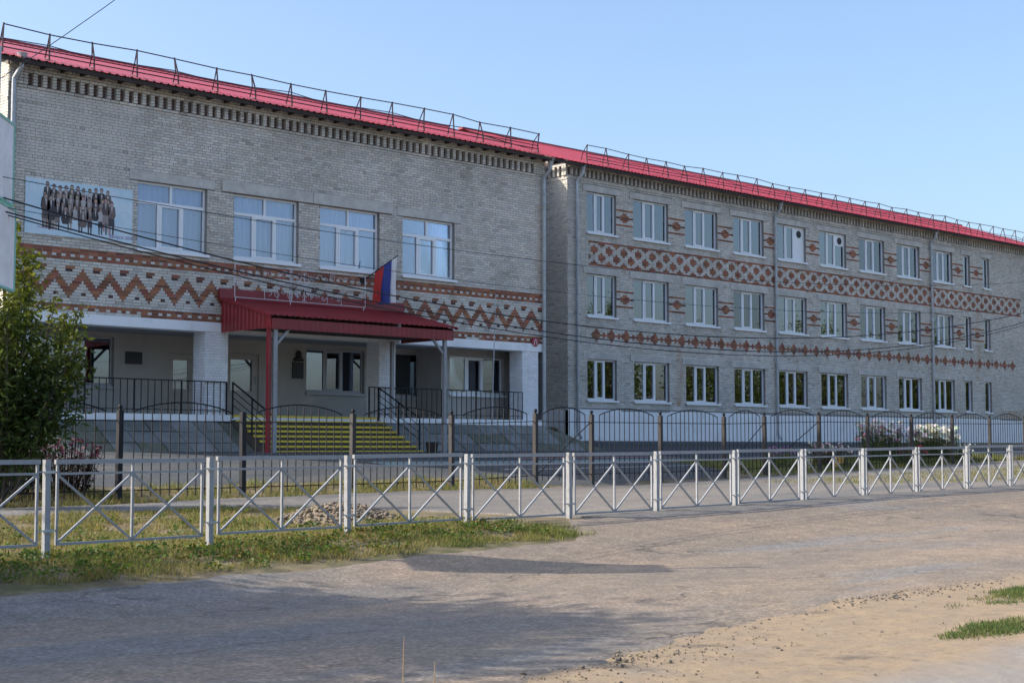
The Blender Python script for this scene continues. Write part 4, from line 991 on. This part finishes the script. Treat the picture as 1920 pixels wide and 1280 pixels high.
def grass(name, label, n, u0, u1, v0, v1, mask, hmin, hmax, wid, pal, seed):
    r = np.random.default_rng(seed); u = r.uniform(u0, u1, n); v = r.uniform(v0, v1, n)
    cl = np.sin(u * 2.7 + 1.3 * np.sin(v * 2.1)) * np.sin(v * 3.3 + seed) + .6 * np.sin(u * 7.1 + v * 5.3) * np.sin(v * 8.7 - u * 2.2) + .4 * r.normal(size=n)
    k = mask(u, v, cl); u, v, cl = u[k], v[k], cl[k]; n = len(u)
    z = gvec(u, v); x = u * math.cos(SH) - v * math.sin(SH); y = u * math.sin(SH) + v * math.cos(SH)
    h = r.uniform(hmin, hmax, n) * (1 + .35 * np.clip(cl, -1, 1.5)); an = r.uniform(0, 2 * np.pi, n); ln = r.uniform(.1, .9, n) * h
    wd = wid * r.uniform(.6, 1.5, n)
    bx, by = np.cos(an) * wd, np.sin(an) * wd; la = r.uniform(0, 2 * np.pi, n)
    V = np.stack([np.stack([x - bx, y - by, z - .005], 1), np.stack([x + bx, y + by, z - .005], 1), np.stack([x + np.cos(la) * ln, y + np.sin(la) * ln, z + h], 1)], 1).reshape(-1, 3)
    pal = np.array(pal); t = np.clip(.42 + .32 * cl + .25 * r.normal(size=n), 0, .999) * (len(pal) - 1); i = t.astype(int); fr = (t - i)[:, None]
    C = (pal[i] * (1 - fr) + pal[np.minimum(i + 1, len(pal) - 1)] * fr) * r.uniform(.75, 1.25, (n, 1))
    me = raw_mesh(name, V, np.arange(n * 3).reshape(n, 3), np.repeat(C, 3, 0), grass_m, tri=True)
    o = bpy.data.objects.new(name, me); col.objects.link(o); o['kind'] = 'stuff'; o['label'] = label; o['category'] = 'grass'; return o
PAL = [(.27, .18, .085), (.31, .24, .095), (.28, .245, .08), (.20, .215, .06), (.12, .155, .04)]
DRY = [(.30, .21, .09), (.28, .23, .085), (.22, .22, .065), (.15, .19, .05)]
edge = lambda u: 13.35 + 1.2 * np.clip((u - 15.5) / 3.5, 0, 1)
grass('verge_grass', 'rough dry grass between the road and the grey barrier', 62000, 5.5, 17.2, 13.4, 15.9, lambda u, v, c: (v > 13.82 + .12 * np.sin(u * 1.9) + .08 * np.sin(u * 5.3) + .1 * c) & ((c > -.35) | (v > 15.0)) & (u < 15.7 + .3 * np.sin(v * 4) + .7 * c), .02, .075, .0055, PAL, 1)
grass('verge_grass', 'patchy green grass in the dip behind the barrier', 60000, 6.5, 16.6, 15.9, 21.75, lambda u, v, c: (c > -.45) & ((u - 15.1) ** 2 / .8 + (v - 18.0) ** 2 / 1.3 > 1) & (u < 16.2 - .1 * (v - 16) + .4 * c), .025, .09, .006, PAL, 2)
grass('verge_grass', 'tongue of bright short grass reaching onto the road edge', 9000, 13.2, 16.6, 13.4, 14.5, lambda u, v, c: ((u - 14.9) / 1.35) ** 2 + ((v - 13.95) / .25) ** 2 < 1 + .6 * c - .5 * np.random.default_rng(4).random(len(u)), .02, .07, .005, PAL[2:], 3)
grass('fence_grass', 'strip of grass at the foot of the iron fence', 26000, 9, 27.5, 24.0, 26.3, lambda u, v, c: (c > -.5) & (np.abs(v - 25.0) < .75 + .3 * c), .04, .13, .008, DRY, 4)
grass('lawn_grass', 'sunlit lawn strip behind the iron fence by the flower beds', 26000, 36.5, 56, 24.3, 28.2, lambda u, v, c: (c > -.7) & (v > 24.5 + .2 * c), .04, .12, .011, DRY[1:] + PAL[3:4], 5)
grass('verge_grass', 'grass patch beyond the driveway at the right', 16000, 33, 52, 17.0, 22.6, lambda u, v, c: (c > -.6) & (v < 22.3 - .06 * (u - 33) + .2 * c) & (v > 17.2 + 2.2 * np.clip((36 - u) / 3, 0, 1)), .03, .10, .010, DRY, 6)
grass('weed_patch', 'low green weed patch on the sandy ground at the right', 60000, 11.2, 15.8, 5.2, 7.3, lambda u, v, c: (((u - 12.35) / .75) ** 2 + ((v - 5.85) / .26) ** 2 < 1 + .7 * c - .8 * np.random.default_rng(2).random(len(u))) | (((u - 14.6) / .95) ** 2 + ((v - 6.75) / .33) ** 2 < 1 + .7 * c - .8 * np.random.default_rng(3).random(len(u))), .012, .04, .0045, [(.20, .17, .07), (.15, .17, .055), (.10, .15, .04), (.075, .12, .035)], 7)
grass('weed_patch', 'sparse weeds along the foot of the right plinth', 5000, 30, 46, 27, 41, lambda u, v, c: (np.abs(v - (29.5 + 0 * u)) < 12) & (np.abs((u * math.sin(SH) + v * math.cos(SH)) - 40.9) < .25 + .1 * c) | ((np.abs((u * math.cos(SH) - v * math.sin(SH)) - 37.6) < .35) & (v > 34)), .04, .16, .012, PAL[2:], 8)

# ------------------------------------------------------------------ young maple at the left
MT = thing('maple_tree', 'young bushy maple with yellow green tips at the left of the fence', 'tree', (*W(12.5, 23.6), .5))
bx, by = W(12.5, 23.6); tb = MB(); cen = []; cc_ = []
for k in range(46):
    a = random.uniform(0, 2 * math.pi); sp = random.random() ** .7; top = (5.75, 5.5, 5.2, 4.9)[k] if k < 4 else random.uniform(2.0, 4.5) * (1.15 - .35 * sp) + .3
    rad = (.12 + .08 * k if k < 4 else .25 + 1.08 * sp); st = Vector((bx + random.uniform(-.12, .12), by + random.uniform(-.12, .12), .5)); z0 = random.uniform(.5, 1.6) if k else .5
    if 4 <= k < 9: a = HEAD - R_(90) + random.uniform(-.35, .35); rad = random.uniform(1.1, 1.45); top = random.uniform(2.8, 3.7)
    pts_ = []
    for i in range(9):
        t = i / 8; pts_.append(Vector((bx + rad * math.cos(a) * t ** .8 + .05 * math.sin(5 * t + k), by + rad * math.sin(a) * t ** .8 + .05 * math.cos(4 * t + k), z0 + (top - z0) * t ** 1.05)))
    tb.tube(pts_, [(.05 if k == 0 else .022) * (1 - .85 * i / 8) + .003 for i in range(9)], 5)
    nl = int(95 * (top - z0)) + 40
    for i in range(nl):
        t = random.uniform(.12, 1) ** .8; q = min(7, int(t * 8)); p = pts_[q].lerp(pts_[q + 1], t * 8 - q)
        s_ = (.34 if t < .8 else .2) * (1 - .45 * (t > .93)); cen.append((p.x + random.gauss(0, s_ * .55), p.y + random.gauss(0, s_ * .55), p.z + random.gauss(0, s_ * .45)))
        y_ = max(0, (p.z - 2.6) / 3) + .35 * (t > .85); f = random.uniform(.7, 1.25); cc_.append(((.48 + .95 * y_) * f, (.58 + .62 * y_) * f, .62 * f))  # paler tips; sunlit top and self-shaded lower crown painted into leaf colour
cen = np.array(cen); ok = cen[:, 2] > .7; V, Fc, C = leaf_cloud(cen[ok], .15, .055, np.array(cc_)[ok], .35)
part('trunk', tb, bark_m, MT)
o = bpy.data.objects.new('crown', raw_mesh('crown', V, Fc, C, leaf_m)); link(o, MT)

# ------------------------------------------------------------------ street trees outside the view: they shade the road and stand in the window panes
def big_tree_mesh(seed, H, rx, rz, zc, nc, nl, leaf):
    r = np.random.default_rng(seed); tb = MB(); tb.tube([(0, 0, -.2), (.1, .05, H * .3), (-.05, .1, H * .6), (0, 0, H * .9)], [.24, .2, .13, .04], 8)
    cs = []
    for k in range(nc):
        d = r.normal(size=3); d /= np.linalg.norm(d); q = r.uniform(.35, 1) ** .5; c = np.array([d[0] * rx * q, d[1] * rx * q, zc + d[2] * rz * q]); cs.append(c)
        tb.tube([(0, 0, max(1.5, c[2] - rz * .7)), tuple(c * .5 + np.array([0, 0, c[2] * .42])), tuple(c)], [.07, .045, .015], 5)
    cs = np.array(cs); cen = np.repeat(cs, nl, 0) + r.normal(size=(nc * nl, 3)) * (rx * .17)
    f = r.uniform(.6, 1.2, (len(cen), 1)) * np.repeat(r.uniform(.7, 1.2, (nc, 1)), nl, 0)
    V, Fc, C = leaf_cloud(cen, leaf, leaf * .55, np.array([[.9, 1.0, .9]]) * f)
    return tb.mesh('trunk', bark_m), raw_mesh('crown', V, Fc, C, leaf_m)
near = big_tree_mesh(3, 9, 3.1, 2.6, 6.2, 95, 260, .27); far = big_tree_mesh(8, 15, 4.2, 5.6, 8.5, 60, 110, .38)
def place_tree(ms, x, y, s_, rz, label, group):
    t = thing('street_tree', label, 'tree', (x, y, ground(x, y) - .05), group)
    for nm, me in zip(('trunk', 'crown'), ms):
        o = bpy.data.objects.new(nm, me); col.objects.link(o); o.parent = t; o.scale = (s_, s_, s_); o.rotation_euler = (0, 0, rz)
place_tree(near, -2.0, 18.0, 1.0, .3, 'leafy street tree left of the view shading the road', 'trees beside the view')
place_tree(near, -3.2, 21.8, .8, 2.1, 'smaller street tree left of the view shading the verge', 'trees beside the view')
for i in range(9):
    x = 88 + i * 10.5 + random.uniform(-2, 2); place_tree(far, x, -6 + random.uniform(-4, 3), random.uniform(.72, 1.0), random.uniform(0, 6), 'tall street tree across the road, seen in the window panes', 'trees across the road')

# ------------------------------------------------------------------ flower beds
def flowers(name, label, cat, spots, h, pal, leafc, nst, spread, size, group):
    x0, y0 = spots; zg = ground(x0, y0); t = thing(name, label, cat, (x0, y0, zg), group); st = MB(); pe = MB(); cen = []
    for k in range(nst):
        a = random.uniform(0, 6.28); r_ = spread * random.random() ** .5; bx_, by_ = x0 + r_ * math.cos(a) * .6, y0 + r_ * math.sin(a) * .6; tx, ty = x0 + r_ * math.cos(a), y0 + r_ * math.sin(a); hh_ = h * random.uniform(.55, 1.05)
        st.cc = leafc; st.tube([(bx_, by_, zg), (tx, ty, zg + hh_)], .006, 3, False)
        for q in range(8): tt = random.uniform(.1, .95); cen.append((bx_ + (tx - bx_) * tt + random.gauss(0, .05), by_ + (ty - by_) * tt + random.gauss(0, .05), zg + hh_ * tt))
        pe.cc = tuple(c * random.uniform(.85, 1.1) for c in random.choice(pal)); rr = size * random.uniform(.7, 1.2); tl = Vector((random.gauss(0, .5), random.gauss(0, .5) - .4, 1)).normalized(); e1 = tl.orthogonal().normalized(); e2 = tl.cross(e1); c0 = Vector((tx, ty, zg + hh_))
        n_ = 8; ring = [c0 + (e1 * math.cos(6.283 * j / n_) + e2 * math.sin(6.283 * j / n_)) * rr * (1 if j % 2 else .75) + tl * rr * .25 for j in range(n_)]
        pe._add([c0] + ring, [(0, 1 + j, 1 + (j + 1) % n_) for j in range(n_)])
    part('stems', st, grass_m, t); part('petals', pe, flower_m, t, kind='stuff')
    V, Fc, C = leaf_cloud(np.array(cen), .11, .035, np.array([leafc]) / np.array([.085, .13, .028]) * rng.uniform(.7, 1.2, (len(cen), 1)))
    o = bpy.data.objects.new('leaves', raw_mesh('leaves', V, Fc, C, leaf_m)); link(o, t)
PINK = [(.72, .28, .42), (.62, .18, .22), (.75, .48, .55), (.8, .78, .76)]; WHT = [(.78, .77, .70), (.72, .70, .55), (.8, .8, .78)]; PUR = [(.25, .10, .30), (.42, .16, .34)]; RED = [(.32, .02, .03), (.40, .05, .04)]; DKR = [(.07, .006, .014), (.09, .01, .025), (.10, .015, .05)]  # DKR: dark reds lowered further, petal colour standing in for shade
GL = (.12, .17, .05)
Z_ = lambda u, v: W(u, v)
flowers('flower_bush', 'tall pink and white aster bush by the iron fence', 'flowers', Z_(46.6, 26.3), 1.35, PINK[2:] + PINK[:1] + WHT + WHT, GL, 190, .85, .11, 'plants in the flower beds')
flowers('flower_bush', 'tall white aster bush beside the pink one', 'flowers', Z_(50.6, 26.4), 1.15, WHT, GL, 240, .95, .12, 'plants in the flower beds')
flowers('flower_bush', 'purple asters between the pink and white bushes', 'flowers', Z_(48.6, 26.4), 1.0, PUR + PINK[:1] + WHT[:1], GL, 40, .6, .07, 'plants in the flower beds')
flowers('flower_bush', 'low white flowers around a yellow pot', 'flowers', Z_(42.8, 26.0), .75, WHT + PINK[2:3], (.09, .085, .04), 90, .75, .07, 'plants in the flower beds')
flowers('flower_bush', 'small violet flowers left of the white ones', 'flowers', Z_(40.3, 26.3), .6, PUR, GL, 40, .5, .06, 'plants in the flower beds')
flowers('flower_bush', 'low red flowers at the foot of the tall asters', 'flowers', Z_(47.6, 25.6), .55, RED, GL, 50, .6, .07, 'plants in the flower beds')
flowers('flower_bush', 'low white blooms under the white aster bush', 'flowers', Z_(51.2, 25.7), .6, WHT, GL, 60, .7, .07, 'plants in the flower beds')
flowers('flower_bush', 'dark red flowers behind the iron fence at the far left', 'flowers', Z_(13.6, 25.7), .95, DKR, (.018, .012, .010), 120, .9, .05, 'dark flowers at the left')
flowers('flower_bush', 'dark crimson flowers behind the iron fence near its left post', 'flowers', Z_(15.0, 25.8), .95, DKR, (.018, .012, .010), 120, .8, .05, 'dark flowers at the left')
flowers('flower_bush', 'mixed flowers darkened as if shaded at the left edge behind the barrier', 'flowers', Z_(12.2, 25.4), .9, DKR, (.03, .035, .018), 90, .8, .05, 'dark flowers at the left')
def pot(u, v, c, label):
    x, y = W(u, v); z = ground(x, y); b = MB(); prof = [(.13, 0), (.2, .28), (.215, .28), (.215, .32), (.18, .32), (.16, .24)]; n = 14
    b._add([(x + r * math.cos(6.2832 * j / n), y + r * math.sin(6.2832 * j / n), z + h) for r, h in prof for j in range(n)], [(k * n + j, k * n + (j + 1) % n, (k + 1) * n + (j + 1) % n, (k + 1) * n + j) for k in range(len(prof) - 1) for j in range(n)] + [tuple((len(prof) - 1) * n + j for j in range(n))])
    solo('flower_pot', b, c, label, 'pot', 'pots in the flower beds')
pot(40.6, 25.5, M('pale_pot', (.62, .56, .28), .7), 'pale yellow flower pot by the violet flowers'); pot(42.5, 25.5, terracotta_m, 'orange yellow flower pot among the low white flowers')

# ------------------------------------------------------------------ stones and rubble
def rock(b, x, y, z, s_):
    ph = (1 + 5 ** .5) / 2; vs_ = [Vector(p).normalized() for p in ((-1, ph, 0), (1, ph, 0), (-1, -ph, 0), (1, -ph, 0), (0, -1, ph), (0, 1, ph), (0, -1, -ph), (0, 1, -ph), (ph, 0, -1), (ph, 0, 1), (-ph, 0, -1), (-ph, 0, 1))]
    q = Vector((random.uniform(.7, 1.3), random.uniform(.7, 1.3), random.uniform(.5, .9))) * s_; a = random.uniform(0, 6.28)
    out = []
    for p in vs_:
        k = random.uniform(.75, 1.15); px, py = p.x * q.x * k, p.y * q.y * k; out.append((x + px * math.cos(a) - py * math.sin(a), y + px * math.sin(a) + py * math.cos(a), z + p.z * q.z * k))
    f = random.uniform(.35, .85); b.cc = (f, f * random.uniform(.84, .94), f * random.uniform(.66, .84))
    b._add(out, [(0, 11, 5), (0, 5, 1), (0, 1, 7), (0, 7, 10), (0, 10, 11), (1, 5, 9), (5, 11, 4), (11, 10, 2), (10, 7, 6), (7, 1, 8), (3, 9, 4), (3, 4, 2), (3, 2, 6), (3, 6, 8), (3, 8, 9), (4, 9, 5), (2, 4, 11), (6, 2, 10), (8, 6, 7), (9, 8, 1)])
b = MB()
for k in range(900):
    a = random.uniform(0, 6.28); r_ = random.random() ** .6; u, v = 15.1 + .9 * r_ * math.cos(a), 17.9 + 1.1 * r_ * math.sin(a); x, y = W(u, v); rock(b, x, y, ground(x, y) + .24 * (1 - r_ ** 1.6) + random.uniform(-.03, .02), random.uniform(.018, .05))
x, y = W(15.1, 17.9); n = 24
b.cc = (.62, .55, .45); b._add([(x, y, ground(x, y) + .22)] + [(x + rr * .9 * math.cos(6.283 * j / n), y + rr * 1.1 * math.sin(6.283 * j / n), ground(x + rr * .9 * math.cos(6.283 * j / n), y + rr * 1.1 * math.sin(6.283 * j / n)) + hz) for rr, hz in ((.5, .15), (1.02, -.03)) for j in range(n)], [(0, 1 + j, 1 + (j + 1) % n) for j in range(n)] + [(1 + j, 1 + n + j, 1 + n + (j + 1) % n, 1 + (j + 1) % n) for j in range(n)])
stuff('rubble_heap', b, stone_m, 'heap of pale rubble in the grass behind the barrier', 'rubble')
b = MB()
for k in range(450):
    u = random.uniform(4, 24); lo = NEAR(u); v = random.choice([lo + random.gauss(0, .45), lo + random.gauss(-.8, .7), random.uniform(5, 14), 13.3 + random.gauss(0, .35)]); x, y = W(u, v)
    rock(b, x, y, ground(x, y) + .012, random.choice([.004, .005, .007, .009, .013]) * random.uniform(.7, 1.3))
for k in range(26): u, v = 9.0 + random.gauss(0, .35), 7.35 + random.gauss(0, .18); x, y = W(u, v); rock(b, x, y, ground(x, y) + .012, random.uniform(.01, .028))
for k in range(330):
    u = random.gauss(13.9, .75) if k < 220 else random.uniform(9, 18); v = NEAR(u) + .32 * fbm(u * .7, 3) + random.gauss(.06, .13 if k < 220 else .4); x, y = W(u, v); rock(b, x, y, ground(x, y) + .006, random.uniform(.004, .017)); f = random.uniform(.28, .6); b.c[-12:] = [(f, f * .96, f * .92)] * 12
for k in range(700):
    u = random.gauss(9.0, 1.4); v = NEAR(u) + random.gauss(.2, .5); x, y = W(u, v); rock(b, x, y, ground(x, y) + .006, random.uniform(.003, .012))
stuff('loose_stones', b, stone_m, 'loose stones and crumbs scattered on the road and its sandy edge', 'stones')
b = MB(); x, y = W(7.42, 14.3); 
for k in range(5): rock(b, x + random.uniform(-.3, .2), y + random.uniform(-.2, .2), ground(x, y) + .03 + .02 * k, random.uniform(.07, .11))
solo('broken_concrete', b, M('dark_rubble', (.13, .11, .105), .95, (.08, .07, .065), 8, bump=.4), 'dark broken concrete lump in the grass at the left edge', 'rubble')
for u, v, h, lab in ((6.95, 7.55, .36, 'taller of two dry stalks at the bottom edge of the road'), (7.05, 7.35, .2, 'shorter of two dry stalks at the bottom edge of the road')):
    x, y = W(u, v); z = ground(x, y); b = MB(); b.tube([(x, y, z), (x + .004, y, z + h * .6), (x + .012, y + .005, z + h)], [.004, .003, .0015], 5); solo('dry_stalk', b, M('straw', (.42, .28, .12), .8), lab, 'stalk', 'dry stalks')
# broad-leaved weeds and dead stems mixed into the verge
cen = []; cl_ = []
for k in range(420):
    u, v = random.uniform(6.5, 16), random.choice([random.uniform(13.9, 15.6), random.uniform(13.9, 21)]); 
    if (u - 15.1) ** 2 / .8 + (v - 18) ** 2 / 1.3 < 1: continue
    x, y = W(u, v); z = ground(x, y); c0 = random.choice([(.75, .9, .7), (1.15, 1.1, .7), (1.45, 1.1, .8), (.6, .75, .6), (.7, .85, .65)])
    for q in range(random.randint(14, 34)): cen.append((x + random.gauss(0, .07), y + random.gauss(0, .07), z + random.uniform(.01, .10))); cl_.append(tuple(c * random.uniform(.7, 1.25) for c in c0))
V, Fc, C = leaf_cloud(np.array(cen), .055, .03, np.array(cl_), -.1)
o = bpy.data.objects.new('verge_weeds', raw_mesh('verge_weeds', V, Fc, C, leaf_m)); col.objects.link(o); o['kind'] = 'stuff'; o['label'] = 'broad leaved weeds and clover scattered through the verge grass'; o['category'] = 'weeds'

# pole that carries the right ends of the street cables, just outside the view
ux, uy = W(40.1, 16.6); zg = ground(ux, uy); UP = thing('utility_pole', 'wooden cable pole by the street just right of the view', 'pole', (ux, uy, zg))
b = MB(); b.tube([(ux, uy, zg - .2), (ux, uy, 4.5), (ux, uy, 8.6)], [.14, .12, .10], 12); part('shaft', b, bark_m, UP)
b = MB(); b.bar(P(40.1, 16.0, 6.6), P(40.1, 17.2, 6.6), .1, .1); part('crossarm', b, bark_m, UP)
